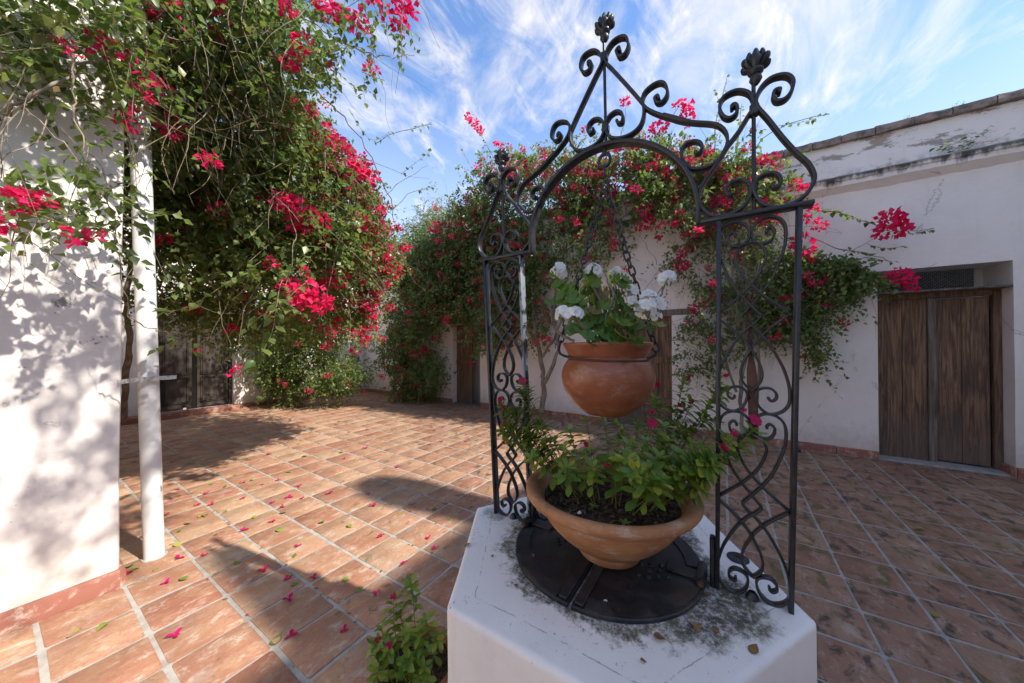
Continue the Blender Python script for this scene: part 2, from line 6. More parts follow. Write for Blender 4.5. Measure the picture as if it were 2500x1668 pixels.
IRON={"m1":[[0.429,0.078],[0.417,0.066],[0.48,0.054],[0.556,0.056],[0.631,0.074],[0.601,0.104],[0.483,0.126],[0.335,0.13],[0.167,0.12],[0.064,0.098],[0.022,0.075],[0.042,0.051],[0.144,0.023],[0.31,0.004],[0.5,0.0],[0.694,0.01],[0.849,0.035],[0.917,0.071],[0.919,0.121],[0.866,0.173],[0.726,0.243],[0.555,0.313],[0.3,0.379],[0.154,0.408],[0.012,0.438],[-0.171,0.474],[-0.267,0.495],[-0.17,0.519],[-0.027,0.542],[0.076,0.555],[0.308,0.598],[0.523,0.65],[0.813,0.744],[0.951,0.814],[1.017,0.871],[1.013,0.928],[0.935,0.962],[0.755,0.989],[0.514,1.0],[0.298,0.981],[0.17,0.95],[0.117,0.907],[0.189,0.879],[0.38,0.866],[0.553,0.87],[0.674,0.893],[0.664,0.919],[0.555,0.932],[0.472,0.923],[0.489,0.912]],"m3":[[0.947,0.486],[0.646,0.437],[0.279,0.383],[-0.033,0.327],[-0.214,0.282],[-0.354,0.229],[-0.414,0.19],[-0.375,0.158],[-0.257,0.131],[-0.058,0.116]],"m4":[[0.947,0.494],[0.606,0.546],[0.307,0.594],[0.058,0.646],[-0.085,0.691],[-0.226,0.739],[-0.295,0.788],[-0.264,0.829],[-0.142,0.861],[0.022,0.88]],"post":[-0.0581,0.0952],"mz":[1.8714,1.2865],"rod":[[-0.0747,2.271],[-0.0739,2.2099],[-0.0704,2.0654],[-0.0676,1.9741],[-0.0658,1.8967]],"finR":[[-0.0765,2.36],[-0.0762,2.2686],[-0.047,2.3301],[-0.106,2.3216]],"triL":[[-0.0188,2.2125],[-0.0166,2.2208],[-0.0246,2.2233],[-0.0309,2.2117],[-0.0276,2.1943],[-0.0116,2.187],[0.0045,2.1985],[0.0142,2.2249],[0.0091,2.2494],[-0.0089,2.2612],[-0.0343,2.2603],[-0.0589,2.2431],[-0.0694,2.2189],[-0.0715,2.1964],[-0.0586,2.1792],[-0.0336,2.1401],[-0.0047,2.1045],[0.022,2.0629],[0.0529,2.0209],[0.0706,1.9859],[0.071,1.9461],[0.0537,1.9185],[0.0299,1.9005],[-0.0099,1.8972],[-0.0388,1.91],[-0.0576,1.932],[-0.0639,1.9603],[-0.0548,1.983],[-0.0361,1.9954],[-0.0137,1.9937],[-0.0006,1.976],[-0.0038,1.9599],[-0.0135,1.9545],[-0.0184,1.9602]],"triR":[[-0.1287,2.2134],[-0.1315,2.2228],[-0.1208,2.2236],[-0.1164,2.2112],[-0.1236,2.1944],[-0.1404,2.1913],[-0.1543,2.2032],[-0.1611,2.228],[-0.1543,2.2481],[-0.1377,2.2604],[-0.1122,2.2624],[-0.0919,2.2496],[-0.08,2.2293],[-0.0769,2.2088],[-0.0828,2.1885],[-0.1062,2.1476],[-0.1375,2.0871],[-0.1679,2.0355],[-0.1921,2.0006],[-0.2039,1.9698],[-0.2053,1.949],[-0.1948,1.9242],[-0.1761,1.9044],[-0.1513,1.8942],[-0.1173,1.8946],[-0.0909,1.9114],[-0.0745,1.9392],[-0.07,1.9624],[-0.0792,1.9858],[-0.1,1.9948],[-0.1203,1.991],[-0.1317,1.9754],[-0.1317,1.9576],[-0.1203,1.9498],[-0.1131,1.9588],[-0.1168,1.9633]],"rail":[[0.0779,1.8884],[-0.2022,1.8804]],"arch":[[0.0739,1.8894],[0.077,1.9402],[0.0849,1.9854],[0.1024,2.0401],[0.1295,2.0915],[0.1605,2.1366],[0.1991,2.1746],[0.2427,2.201],[0.2955,2.22],[0.3687,2.2283]],"archL":[[0.4245,2.2254],[0.4833,2.2142],[0.5418,2.1913],[0.5919,2.1573],[0.6364,2.1165],[0.6663,2.0668],[0.6867,2.0103],[0.695,1.9468],[0.6969,1.8855]],"railL":[[0.6968,1.8891],[0.9565,1.8801]],"crod":[[0.366,2.603],[0.3687,2.5306],[0.3733,2.2456]],"finC":[[0.3653,2.6973],[0.3672,2.6036],[0.3945,2.6638],[0.3384,2.6546]],"cenR":[[0.3134,2.536],[0.3143,2.5497],[0.3249,2.5413],[0.3156,2.52],[0.2965,2.5188],[0.283,2.5406],[0.2881,2.5692],[0.303,2.5821],[0.326,2.5838],[0.3458,2.5741],[0.3622,2.5509],[0.3648,2.5249],[0.3396,2.4867],[0.2945,2.4179],[0.244,2.3376],[0.2353,2.3158],[0.2376,2.2796],[0.2526,2.2513],[0.2825,2.237],[0.3169,2.2369],[0.3482,2.2492],[0.3658,2.2747],[0.3693,2.2996],[0.3547,2.3258],[0.3307,2.3345],[0.3115,2.3236],[0.306,2.3043],[0.3121,2.2892],[0.3256,2.294],[0.3266,2.3048]],"cenL":[[0.4223,2.5388],[0.418,2.5448],[0.4099,2.5293],[0.4165,2.5143],[0.4356,2.5166],[0.4524,2.54],[0.4518,2.5639],[0.432,2.583],[0.4066,2.584],[0.3822,2.5679],[0.3705,2.543],[0.3792,2.5157],[0.4047,2.4794],[0.4442,2.4233],[0.4807,2.3716],[0.5042,2.3343],[0.5074,2.2977],[0.4924,2.2594],[0.4661,2.2366],[0.4356,2.2353],[0.4055,2.2481],[0.3843,2.2691],[0.3795,2.2992],[0.3893,2.3225],[0.4078,2.3352],[0.4291,2.3307],[0.4382,2.3115],[0.43,2.2905],[0.4173,2.2862],[0.4129,2.2968]],"sh":[[0.1861,2.3206],[0.191,2.3345],[0.2005,2.3281],[0.1913,2.3118],[0.1743,2.3106],[0.1606,2.3303],[0.1669,2.3614],[0.1836,2.3755],[0.2078,2.3747],[0.231,2.3621],[0.2403,2.3399],[0.2352,2.3195],[0.216,2.2956],[0.1783,2.2653],[0.1352,2.2372],[0.0938,2.2137],[0.1749,2.2667],[0.1279,2.2311],[0.0828,2.2084],[0.0396,2.1898],[0.0146,2.1731],[-0.0016,2.1485],[-0.0055,2.1251],[-0.0014,2.1043],[0.0125,2.08],[0.0321,2.0633],[0.0579,2.0576],[0.0872,2.0626],[0.1051,2.0777],[0.1185,2.1052],[0.1198,2.1325],[0.1074,2.1487],[0.0864,2.1502],[0.0688,2.1412],[0.0616,2.1242],[0.069,2.1101],[0.0793,2.11],[0.0807,2.1187]],"finL":[[0.8306,2.3607],[0.8316,2.2729],[0.8647,2.3278],[0.8092,2.3187]],"rodL":[[0.8339,2.2736],[0.8335,2.1604],[0.8316,1.8979]],"ring":[[0.3752,2.2105],[0.3763,2.1551],[0.4013,2.1904],[0.3504,2.1752]]}
R=math.radians
for o in list(bpy.data.objects): bpy.data.objects.remove(o)
sc=bpy.context.scene
col=sc.collection
# ---------------- camera, world, sun, exposure ----------------
cd=bpy.data.cameras.new('camera'); cam=bpy.data.objects.new('camera',cd); col.objects.link(cam)
cd.sensor_width=36; cd.lens=36*811.63/2500; cd.clip_start=.02; cd.clip_end=3000
pitch,roll,yaw=-0.00704,-0.00275,0.99705
cp,sp=math.cos(pitch),math.sin(pitch); cy,sy=math.cos(yaw),math.sin(yaw)
fwd=Vector((sy*cp,cy*cp,-sp)); rgt=Vector((cy,-sy,0)); upv=rgt.cross(fwd)
cr,sr=math.cos(roll),math.sin(roll)
rgt,upv=rgt*cr+upv*sr, upv*cr-rgt*sr
cam.matrix_world=Matrix(((rgt.x,upv.x,-fwd.x,0),(rgt.y,upv.y,-fwd.y,0),(rgt.z,upv.z,-fwd.z,1.5),(0,0,0,1)))
sc.camera=cam
SUN_EL=43.0; AZ=97.0   # light travels towards azimuth 97 deg (from +x, counter-clockwise)
sund=bpy.data.lights.new('sun','SUN'); sund.energy=SUN_E; sund.angle=R(.85); sund.color=(1,.955,.88)
sun=bpy.data.objects.new('sun',sund); col.objects.link(sun)
tv=Vector((math.cos(R(AZ))*math.cos(R(SUN_EL)),math.sin(R(AZ))*math.cos(R(SUN_EL)),-math.sin(R(SUN_EL))))
sun.rotation_mode='QUATERNION'; sun.rotation_quaternion=tv.to_track_quat('-Z','Y'); sun.location=(0,-8,9)
w=bpy.data.worlds.new('World'); sc.world=w; w.use_nodes=True
nt=w.node_tree; N=nt.nodes; L=nt.links; N.clear()
out=N.new('ShaderNodeOutputWorld'); bg=N.new('ShaderNodeBackground'); bg.inputs[1].default_value=SKY_S
sky=N.new('ShaderNodeTexSky'); sky.sky_type='NISHITA'; sky.sun_disc=False
sky.sun_elevation=R(SUN_EL)
# sun is towards -tv ; Nishita rotation measured clockwise from +Y
sdir=-tv; sky.sun_rotation=math.atan2(sdir.x,sdir.y)
sky.air_density=1.0; sky.dust_density=.4; sky.ozone_density=3.0; sky.altitude=300
tc=N.new('ShaderNodeTexCoord'); sep=N.new('ShaderNodeSeparateXYZ'); L.new(tc.outputs['Generated'],sep.inputs[0])
def M(op,a,b=None,clamp=False):
    n=N.new('ShaderNodeMath'); n.operation=op; n.use_clamp=clamp
    for i,v in enumerate((a,b)):
        if v is None: continue
        if isinstance(v,(int,float)): n.inputs[i].default_value=v
        else: L.new(v,n.inputs[i])
    return n.outputs[0]
zz=M('MAXIMUM',M('ADD',sep.outputs[2],.12),.05)
px=M('DIVIDE',sep.outputs[0],zz); py=M('DIVIDE',sep.outputs[1],zz)
cmb=N.new('ShaderNodeCombineXYZ'); L.new(px,cmb.inputs[0]); L.new(py,cmb.inputs[1])
def cloud(rot,sx,sy,scale,detail,dist,lo,hi,off=(0,0,0),rough=.6):
    mp=N.new('ShaderNodeMapping'); mp.inputs['Rotation'].default_value=(0,0,R(rot)); mp.inputs['Scale'].default_value=(sx,sy,1); mp.inputs['Location'].default_value=off
    L.new(cmb.outputs[0],mp.inputs[0])
    n=N.new('ShaderNodeTexNoise'); n.inputs['Scale'].default_value=scale; n.inputs['Detail'].default_value=detail; n.inputs['Roughness'].default_value=rough; n.inputs['Distortion'].default_value=dist
    L.new(mp.outputs[0],n.inputs[0])
    mr=N.new('ShaderNodeMapRange'); mr.interpolation_type='SMOOTHSTEP'; mr.inputs[1].default_value=lo; mr.inputs[2].default_value=hi; L.new(n.outputs[0],mr.inputs[0])
    return mr.outputs[0]
c1=cloud(CL_ROT,.8,1.35,1.5,10,.9,.44,.74,CL_OFF,.62)
c2=cloud(CL_ROT+12,.9,1.9,3.0,11,1.1,.46,.78,(3,1,0),.68)
c3=cloud(20,1,1,.7,4,.4,.36,.60,CL_OFF2)
mask=M('MULTIPLY',M('ADD',M('MULTIPLY',c1,.75),M('MULTIPLY',c2,.55)),M('ADD',M('MULTIPLY',c3,.62),.62),True)
haze=N.new('ShaderNodeMapRange'); haze.inputs[1].default_value=.02; haze.inputs[2].default_value=.6; haze.inputs[3].default_value=.65; haze.inputs[4].default_value=0.02; L.new(sep.outputs[2],haze.inputs[0])
mask=M('MAXIMUM',M('MULTIPLY',mask,.92),haze.outputs[0])
mx=N.new('ShaderNodeMix'); mx.data_type='RGBA'; L.new(mask,mx.inputs['Factor']); skm=N.new('ShaderNodeMix'); skm.data_type='RGBA'; skm.blend_type='MULTIPLY'; skm.inputs['Factor'].default_value=1; L.new(sky.outputs[0],skm.inputs[6]); skm.inputs[7].default_value=SKY_T; L.new(skm.outputs[2],mx.inputs[6]); mx.inputs[7].default_value=CLOUD_C
L.new(mx.outputs[2],bg.inputs[0]); L.new(bg.outputs[0],out.inputs[0])
sc.view_settings.view_transform='Standard'; sc.view_settings.look='None'; sc.view_settings.gamma=1; sc.view_settings.use_curve_mapping=False
sc.view_settings.exposure=EXPO
rnd=random.Random(7); rng=np.random.default_rng(11)

# ---------------- helpers ----------------
def tag(o,label=None,cat=None,group=None,kind=None):
    if label: o['label']=label
    if cat: o['category']=cat
    if group: o['group']=group
    if kind: o['kind']=kind
    return o
def empty(name,loc,label,cat,group=None):
    o=bpy.data.objects.new(name,None); col.objects.link(o); o.location=loc; o.empty_display_size=.1
    return tag(o,label,cat,group)
def link(name,me,mat=None,parent=None,loc=None,mw=None):
    if mat and not me.materials: me.materials.append(mat)
    o=bpy.data.objects.new(name,me); col.objects.link(o)
    if parent is not None:
        o.parent=parent
        off=Vector(parent.location) if parent.type=='EMPTY' or True else Vector()
    if mw is not None: o.matrix_basis=mw
    elif loc is not None: o.location=loc
    return o
def smooth(me,ang=40):
    me.polygons.foreach_set('use_smooth',[True]*len(me.polygons))
    try: me.set_sharp_from_angle(angle=R(ang))
    except Exception: pass
def bmobj(name,bm,mat,parent=None,sm=True,ang=40):
    """geometry in bm is in world coords; shift into the parent's frame"""
    me=bpy.data.meshes.new(name)
    bmesh.ops.recalc_face_normals(bm,faces=bm.faces)
    if parent is not None: bmesh.ops.translate(bm,verts=bm.verts,vec=-wloc(parent))
    bm.to_mesh(me); bm.free()
    if sm: smooth(me,ang)
    return link(name,me,mat,parent)
def wloc(o):
    v=Vector((0,0,0))
    while o is not None:
        v+=o.location; o=o.parent
    return v
def npmesh(name,V,F,mat,parent=None,cols=None,sm=False):
    """V (n,3) world, F (m,k)"""
    V=np.asarray(V,dtype=np.float32); F=np.asarray(F,dtype=np.int32)
    if parent is not None: V=V-np.array(wloc(parent),dtype=np.float32)
    me=bpy.data.meshes.new(name); k=F.shape[1]
    me.vertices.add(len(V)); me.vertices.foreach_set('co',V.ravel())
    me.loops.add(F.size); me.loops.foreach_set('vertex_index',F.ravel())
    me.polygons.add(len(F)); me.polygons.foreach_set('loop_start',np.arange(0,F.size,k,dtype=np.int32)); 
    me.update(calc_edges=True)
    if cols is not None:
        a=me.color_attributes.new('tint','FLOAT_COLOR','POINT'); c=np.ones((len(V),4),dtype=np.float32); c[:,:3]=np.asarray(cols)[:,:3]; a.data.foreach_set('color',c.ravel())
    if sm: me.polygons.foreach_set('use_smooth',np.ones(len(F),dtype=bool))
    return link(name,me,mat,parent)
def box(bm,x0,x1,y0,y1,z0,z1,bev=0,mat=None):
    r=bmesh.ops.create_cube(bm,size=1); vs=r['verts']
    for v in vs: v.co=Vector(((x0+x1)/2+v.co.x*(x1-x0),(y0+y1)/2+v.co.y*(y1-y0),(z0+z1)/2+v.co.z*(z1-z0)))
    if mat is not None: bmesh.ops.transform(bm,matrix=mat,verts=vs)
    if bev:
        es={e for v in vs for e in v.link_edges}
        bmesh.ops.bevel(bm,geom=list(es),offset=bev,segments=1,affect='EDGES')
def tube(bm,pts,rad,n=7,cap=True,taper=None,noise=0):
    pts=[Vector(p) for p in pts]; rings=[]
    up=Vector((.3,.2,1)).normalized()
    for i,p in enumerate(pts):
        t=(pts[min(i+1,len(pts)-1)]-pts[max(i-1,0)]).normalized()
        a=t.cross(up); 
        if a.length<.1: a=t.cross(Vector((1,0,0)))
        a.normalize(); b=t.cross(a)
        r=rad if taper is None else rad*(1+(taper-1)*i/(len(pts)-1))
        if noise: r*=1+rnd.uniform(-noise,noise)
        rings.append([bm.verts.new(p+(a*math.cos(2*math.pi*k/n)+b*math.sin(2*math.pi*k/n))*r) for k in range(n)])
    for i in range(len(rings)-1):
        for k in range(n): bm.faces.new((rings[i][k],rings[i][(k+1)%n],rings[i+1][(k+1)%n],rings[i+1][k]))
    if cap: bm.faces.new(rings[0]); bm.faces.new(list(reversed(rings[-1])))
def catmull(P,sub=6,closed=False):
    P=[Vector(p) for p in P]; o=[]
    n=len(P)
    for i in range(n-1):
        p0=P[max(i-1,0)];p1=P[i];p2=P[i+1];p3=P[min(i+2,n-1)]
        for k in range(sub):
            t=k/sub
            o.append(.5*((2*p1)+(p2-p0)*t+(2*p0-5*p1+4*p2-p3)*t*t+(3*p1-p0-3*p2+p3)*t**3))
    o.append(P[-1]); return o
def lathe(bm,prof,c,n=40,wob=0,cap0=False,cap1=False):
    rings=[]
    for r,z in prof:
        rings.append([bm.verts.new((c[0]+r*math.cos(2*math.pi*k/n)*(1+wob*math.sin(3*2*math.pi*k/n+1)),c[1]+r*math.sin(2*math.pi*k/n)*(1+wob*math.cos(2*2*math.pi*k/n)),c[2]+z+ wob*.4*r*math.sin(2*math.pi*k/n*2+.7))) for k in range(n)])
    for i in range(len(rings)-1):
        for k in range(n): bm.faces.new((rings[i][k],rings[i][(k+1)%n],rings[i+1][(k+1)%n],rings[i+1][k]))
    if cap0: bm.faces.new(list(reversed(rings[0])))
    if cap1: bm.faces.new(rings[-1])

# ---------------- materials ----------------
class NT:
    def __init__(s,name):
        s.m=bpy.data.materials.new(name); s.m.use_nodes=True; s.t=s.m.node_tree; s.N=s.t.nodes; s.L=s.t.links; s.N.clear()
        s.out=s.N.new('ShaderNodeOutputMaterial')
        s.tc=s.N.new('ShaderNodeTexCoord'); s.geo=s.N.new('ShaderNodeNewGeometry')
        s.pos=s.geo.outputs['Position']
    def inp(s,n,k,v):
        if v is None: return
        if hasattr(v,'is_linked') or isinstance(v,bpy.types.NodeSocket): s.L.new(v,n.inputs[k])
        else: n.inputs[k].default_value=v
    def math(s,op,a,b=None,c=None,clamp=False):
        n=s.N.new('ShaderNodeMath'); n.operation=op; n.use_clamp=clamp
        s.inp(n,0,a); s.inp(n,1,b); s.inp(n,2,c); return n.outputs[0]
    def sep(s,v):
        n=s.N.new('ShaderNodeSeparateXYZ'); s.L.new(v,n.inputs[0]); return n.outputs
    def comb(s,x,y,z):
        n=s.N.new('ShaderNodeCombineXYZ'); s.inp(n,0,x);s.inp(n,1,y);s.inp(n,2,z); return n.outputs[0]
    def mapp(s,v,scale=(1,1,1),loc=(0,0,0),rot=(0,0,0)):
        n=s.N.new('ShaderNodeMapping'); s.L.new(v,n.inputs[0]); s.inp(n,'Scale',scale); s.inp(n,'Location',loc); s.inp(n,'Rotation',rot); return n.outputs[0]
    def noise(s,v,scale,detail=4,rough=.55,dist=0,colr=False):
        n=s.N.new('ShaderNodeTexNoise'); s.L.new(v,n.inputs[0]); n.inputs['Scale'].default_value=scale; n.inputs['Detail'].default_value=detail; n.inputs['Roughness'].default_value=rough; n.inputs['Distortion'].default_value=dist
        return n.outputs[1 if colr else 0]
    def voro(s,v,scale,feature='F1',rand=1):
        n=s.N.new('ShaderNodeTexVoronoi'); n.feature=feature; s.L.new(v,n.inputs[0]); n.inputs['Scale'].default_value=scale; n.inputs['Randomness'].default_value=rand
        return n.outputs[0]
    def ramp(s,v,lo,hi,a=0,b=1,smooth=True):
        n=s.N.new('ShaderNodeMapRange'); n.interpolation_type='SMOOTHSTEP' if smooth else 'LINEAR'
        s.inp(n,0,v); n.inputs[1].default_value=lo; n.inputs[2].default_value=hi; n.inputs[3].default_value=a; n.inputs[4].default_value=b; return n.outputs[0]
    def mix(s,f,a,b,mode='MIX'):
        n=s.N.new('ShaderNodeMix'); n.data_type='RGBA'; n.blend_type=mode; s.inp(n,0,f)
        for k,v in ((6,a),(7,b)):
            if isinstance(v,tuple): n.inputs[k].default_value=(*v[:3],1)
            else: s.L.new(v,n.inputs[k])
        return n.outputs[2]
    def cr(s,v,stops):
        n=s.N.new('ShaderNodeValToRGB'); s.L.new(v,n.inputs[0]); e=n.color_ramp.elements
        while len(e)<len(stops): e.new(.5)
        for i,(p,c) in enumerate(stops): e[i].position=p; e[i].color=(*c,1)
        return n.outputs[0]
    def bump(s,h,strength=.3,dist=.01,norm=None):
        n=s.N.new('ShaderNodeBump'); s.L.new(h,n.inputs['Height']); n.inputs['Strength'].default_value=strength; n.inputs['Distance'].default_value=dist
        if norm is not None: s.L.new(norm,n.inputs['Normal'])
        return n.outputs[0]
    def objrand(s):
        n=s.N.new('ShaderNodeObjectInfo'); return n.outputs['Random']
    def attr(s,name):
        n=s.N.new('ShaderNodeAttribute'); n.attribute_name=name; return n.outputs[0]
    def pbsdf(s,colr,rough=.8,norm=None,spec=.4,metal=0,coat=0):
        n=s.N.new('ShaderNodeBsdfPrincipled'); 
        if isinstance(colr,tuple): n.inputs['Base Color'].default_value=(*colr[:3],1)
        else: s.L.new(colr,n.inputs['Base Color'])
        s.inp(n,'Roughness',rough); n.inputs['Specular IOR Level'].default_value=spec; s.inp(n,'Metallic',metal)
        if norm is not None: s.L.new(norm,n.inputs['Normal'])
        return n.outputs[0]
    def done(s,sh): s.L.new(sh,s.out.inputs[0]); return s.m

def mat_plaster(name,base=(.78,.765,.74),grey=None,mould=False,stain=.5):
    s=NT(name); p=s.pos
    n1=s.noise(p,2.2,6,.6); n2=s.noise(p,14,5,.6); n3=s.noise(p,70,3,.6)
    c=s.mix(s.ramp(n1,.35,.7),base,tuple(b*f for b,f in zip(base,(.93,.925,.91))))
    c=s.mix(s.math('MULTIPLY',s.ramp(n2,.55,.75),.35),c,tuple(b*.86 for b in base))
    z=s.sep(p)[2]
    # dirt close to the ground
    g=s.ramp(s.math('ADD',z,s.math('MULTIPLY',n2,-.5)),.25,-.25)
    c=s.mix(s.math('MULTIPLY',g,.5),c,(.42,.34,.27))
    # rain streaks
    st=s.noise(s.mapp(p,(3,3,.25)),2.5,5,.7)
    c=s.mix(s.math('MULTIPLY',s.ramp(st,.56,.8),.35*stain),c,(.50,.42,.34))
    # small specks
    sk=s.voro(p,26); sk=s.math('MULTIPLY',s.ramp(sk,.12,.05),s.ramp(s.noise(p,3,2),.55,.7))
    c=s.mix(s.math('MULTIPLY',sk,.7),c,(.2,.18,.16))
    hh=s.math('ADD',s.math('MULTIPLY',n1,1.0),s.math('ADD',s.math('MULTIPLY',n2,.35),s.math('MULTIPLY',n3,.12)))
    # brush strokes
    br=s.noise(s.mapp(p,(1,1,9)),9,4,.6); hh=s.math('ADD',hh,s.math('MULTIPLY',br,.18))
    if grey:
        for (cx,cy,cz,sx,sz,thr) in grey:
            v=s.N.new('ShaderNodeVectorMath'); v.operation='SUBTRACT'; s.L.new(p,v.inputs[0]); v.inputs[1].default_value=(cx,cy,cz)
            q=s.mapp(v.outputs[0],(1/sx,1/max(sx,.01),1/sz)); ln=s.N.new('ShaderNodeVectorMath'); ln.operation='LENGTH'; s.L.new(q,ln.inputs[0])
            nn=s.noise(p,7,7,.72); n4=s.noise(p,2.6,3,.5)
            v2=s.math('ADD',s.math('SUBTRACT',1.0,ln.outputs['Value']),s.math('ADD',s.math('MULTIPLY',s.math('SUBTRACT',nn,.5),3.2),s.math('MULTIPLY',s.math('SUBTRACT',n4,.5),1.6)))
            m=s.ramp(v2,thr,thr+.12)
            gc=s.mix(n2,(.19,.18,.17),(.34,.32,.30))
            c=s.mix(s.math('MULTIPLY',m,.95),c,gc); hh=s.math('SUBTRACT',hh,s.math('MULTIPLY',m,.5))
    if mould:
        # black mould along the cornice, worn brick showing on the parapet
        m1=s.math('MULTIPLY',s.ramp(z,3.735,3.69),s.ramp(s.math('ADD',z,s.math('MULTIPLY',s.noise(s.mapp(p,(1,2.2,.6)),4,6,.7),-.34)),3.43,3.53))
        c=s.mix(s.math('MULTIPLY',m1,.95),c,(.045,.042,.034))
        m2=s.math('MULTIPLY',s.ramp(z,3.72,3.86,1,0),s.ramp(z,3.66,3.70)); m2=s.math('MULTIPLY',m2,s.ramp(s.noise(p,9,5,.7),.42,.6))
        c=s.mix(s.math('MULTIPLY',m2,.6),c,(.16,.14,.11))
        up=s.ramp(z,3.74,3.82)
        pn=s.noise(s.mapp(p,(1,.7,2.2)),2.3,8,.75)
        pm=s.math('MULTIPLY',s.ramp(pn,.552,.566),up)
        c=s.mix(s.math('MULTIPLY',pm,.85),c,s.mix(s.noise(p,12,4),(.26,.20,.17),(.42,.33,.28)))
        hh=s.math('SUBTRACT',hh,s.math('MULTIPLY',pm,1.2))
        ed=s.math('MULTIPLY',s.math('MULTIPLY',s.ramp(pn,.530,.552),s.ramp(pn,.585,.558)),up)
        c=s.mix(s.math('MULTIPLY',ed,.35),c,(.30,.25,.2))
        pg=s.math('MULTIPLY',s.ramp(s.noise(s.mapp(p,(1,1,1.8),(4,2,1)),3.1,7,.7),.64,.65),up)
        c=s.mix(s.math('MULTIPLY',pg,.7),c,(.33,.33,.31))
    # hairline cracks
    ck=s.voro(s.mapp(s.mix(.25,p,s.noise(p,1.5,4,.6,0,True)) if False else p,(1,1,.8)),.9,'DISTANCE_TO_EDGE')
    ckn=s.math('ADD',ck,s.math('MULTIPLY',s.math('SUBTRACT',s.noise(p,5,6,.7),.5),.16))
    ckm=s.math('MULTIPLY',s.math('MULTIPLY',s.ramp(ckn,.006,.0),s.ramp(ckn,-.006,.0)),s.ramp(s.noise(p,1.1,2),.5,.6))
    c=s.mix(s.math('MULTIPLY',ckm,.5),c,(.25,.22,.2))
    nb=s.bump(hh,.5,.014)
    return s.done(s.pbsdf(c,.9,nb,.25))
def mat_simple(name,c1,c2,scale=8,rough=.8,spec=.3,bs=.3,bd=.004,metal=0,stretch=(1,1,1)):
    s=NT(name); p=s.mapp(s.pos,stretch); n=s.noise(p,scale,6,.65); n2=s.noise(p,scale*6,3,.6)
    c=s.mix(s.ramp(n,.35,.68),c1,c2); return s.done(s.pbsdf(c,rough,s.bump(s.math('ADD',n,s.math('MULTIPLY',n2,.5)),bs,bd),spec,metal))
def mat_tile(name,skirt=False):
    s=NT(name); r=s.objrand(); at=s.attr('tint'); ats=s.sep(at)
    # per-piece value: object random for single tiles, stored tint for joined ones
    rr=s.math('FRACT',s.math('ADD',r,ats[0]))
    rr2=s.math('FRACT',s.math('MULTIPLY',rr,7.31)); rr3=s.math('FRACT',s.math('MULTIPLY',rr,23.7))
    off=s.comb(s.math('MULTIPLY',rr,40),s.math('MULTIPLY',rr2,40),0)
    add=s.N.new('ShaderNodeVectorMath'); add.operation='ADD'; s.L.new(s.pos,add.inputs[0]); s.L.new(off,add.inputs[1]); q=add.outputs[0]
    base=s.cr(rr,[(0,(.36,.155,.09)),(.2,(.41,.205,.12)),(.42,(.46,.27,.16)),(.6,(.33,.125,.075)),(.8,(.42,.225,.13)),(1,(.49,.32,.195))] if not skirt else [(0,(.30,.11,.075)),(.5,(.33,.135,.09)),(1,(.25,.095,.07))])
    st=s.noise(s.mapp(q,(2.6,4.2,3)),1.5,9,.72,.15); 
    c=s.mix(s.math('MULTIPLY',s.ramp(st,.42,.66),.0 if skirt else .65),base,(.48,.31,.17))
    st2=s.noise(s.mapp(q,(2.6,3.6,3),(5,3,0)),1.7,9,.72,.15)
    c=s.mix(s.math('MULTIPLY',s.ramp(st2,.50,.70),.55),c,(.34,.13,.08))
    wn=s.noise(s.mapp(q,(4,6,5)),2.2,9,.78,.4)
    c=s.mix(s.math('MULTIPLY',s.ramp(wn,.50,.64),.7),c,(.62,.49,.38))
    fine=s.noise(q,60,5,.7); c=s.mix(s.math('MULTIPLY',s.ramp(fine,.48,.72),.55),c,(.25,.11,.07))
    if not skirt:
        cm=s.noise(s.mapp(s.pos,(1.6,3.0,1),(7,1,0)),2.2,9,.75); c=s.mix(s.math('MULTIPLY',s.ramp(cm,.55,.64),.55),c,(.42,.36,.30))
        dk=s.noise(q,2.4,4,.6); c=s.mix(s.math('MULTIPLY',s.ramp(dk,.42,.66),.5),c,(.24,.10,.055))
        # black-green stains: many on the damp side of the yard (x+, y-), few on the dry side
        xy=s.sep(s.pos); shade_damp=s.ramp(s.math('ADD',s.math('MULTIPLY',xy[0],.22),s.math('MULTIPLY',xy[1],-.10)),-.15,.8)
        dn=s.noise(s.mapp(q,(4.2,6.5,4),(2,9,0)),1.7,8,.66,.5)
        thr=s.math('SUBTRACT',.60,s.math('MULTIPLY',shade_damp,.105))
        dm=s.math('MULTIPLY',s.math('SUBTRACT',dn,thr),9,None,True)
        gr=s.noise(s.pos,38,5,.7); dm=s.math('MULTIPLY',dm,s.ramp(gr,.25,.55,.45,1))
        dc=s.mix(s.ramp(rr3,.3,.8),(.045,.038,.032),(.12,.095,.03))
        c=s.mix(s.math('MULTIPLY',shade_damp,.38),c,(.235,.135,.085))  # brown tone puts the right side's shade and damp into the tile colour
        c=s.mix(s.math('MULTIPLY',dm,.85),c,dc)
    h=s.math('ADD',s.noise(q,5,6,.6),s.math('MULTIPLY',fine,.25))
    rough=s.ramp(s.noise(q,6,3),.3,.7,.55,.8)
    return s.done(s.pbsdf(c,rough,s.bump(h,.6,.008),.35))
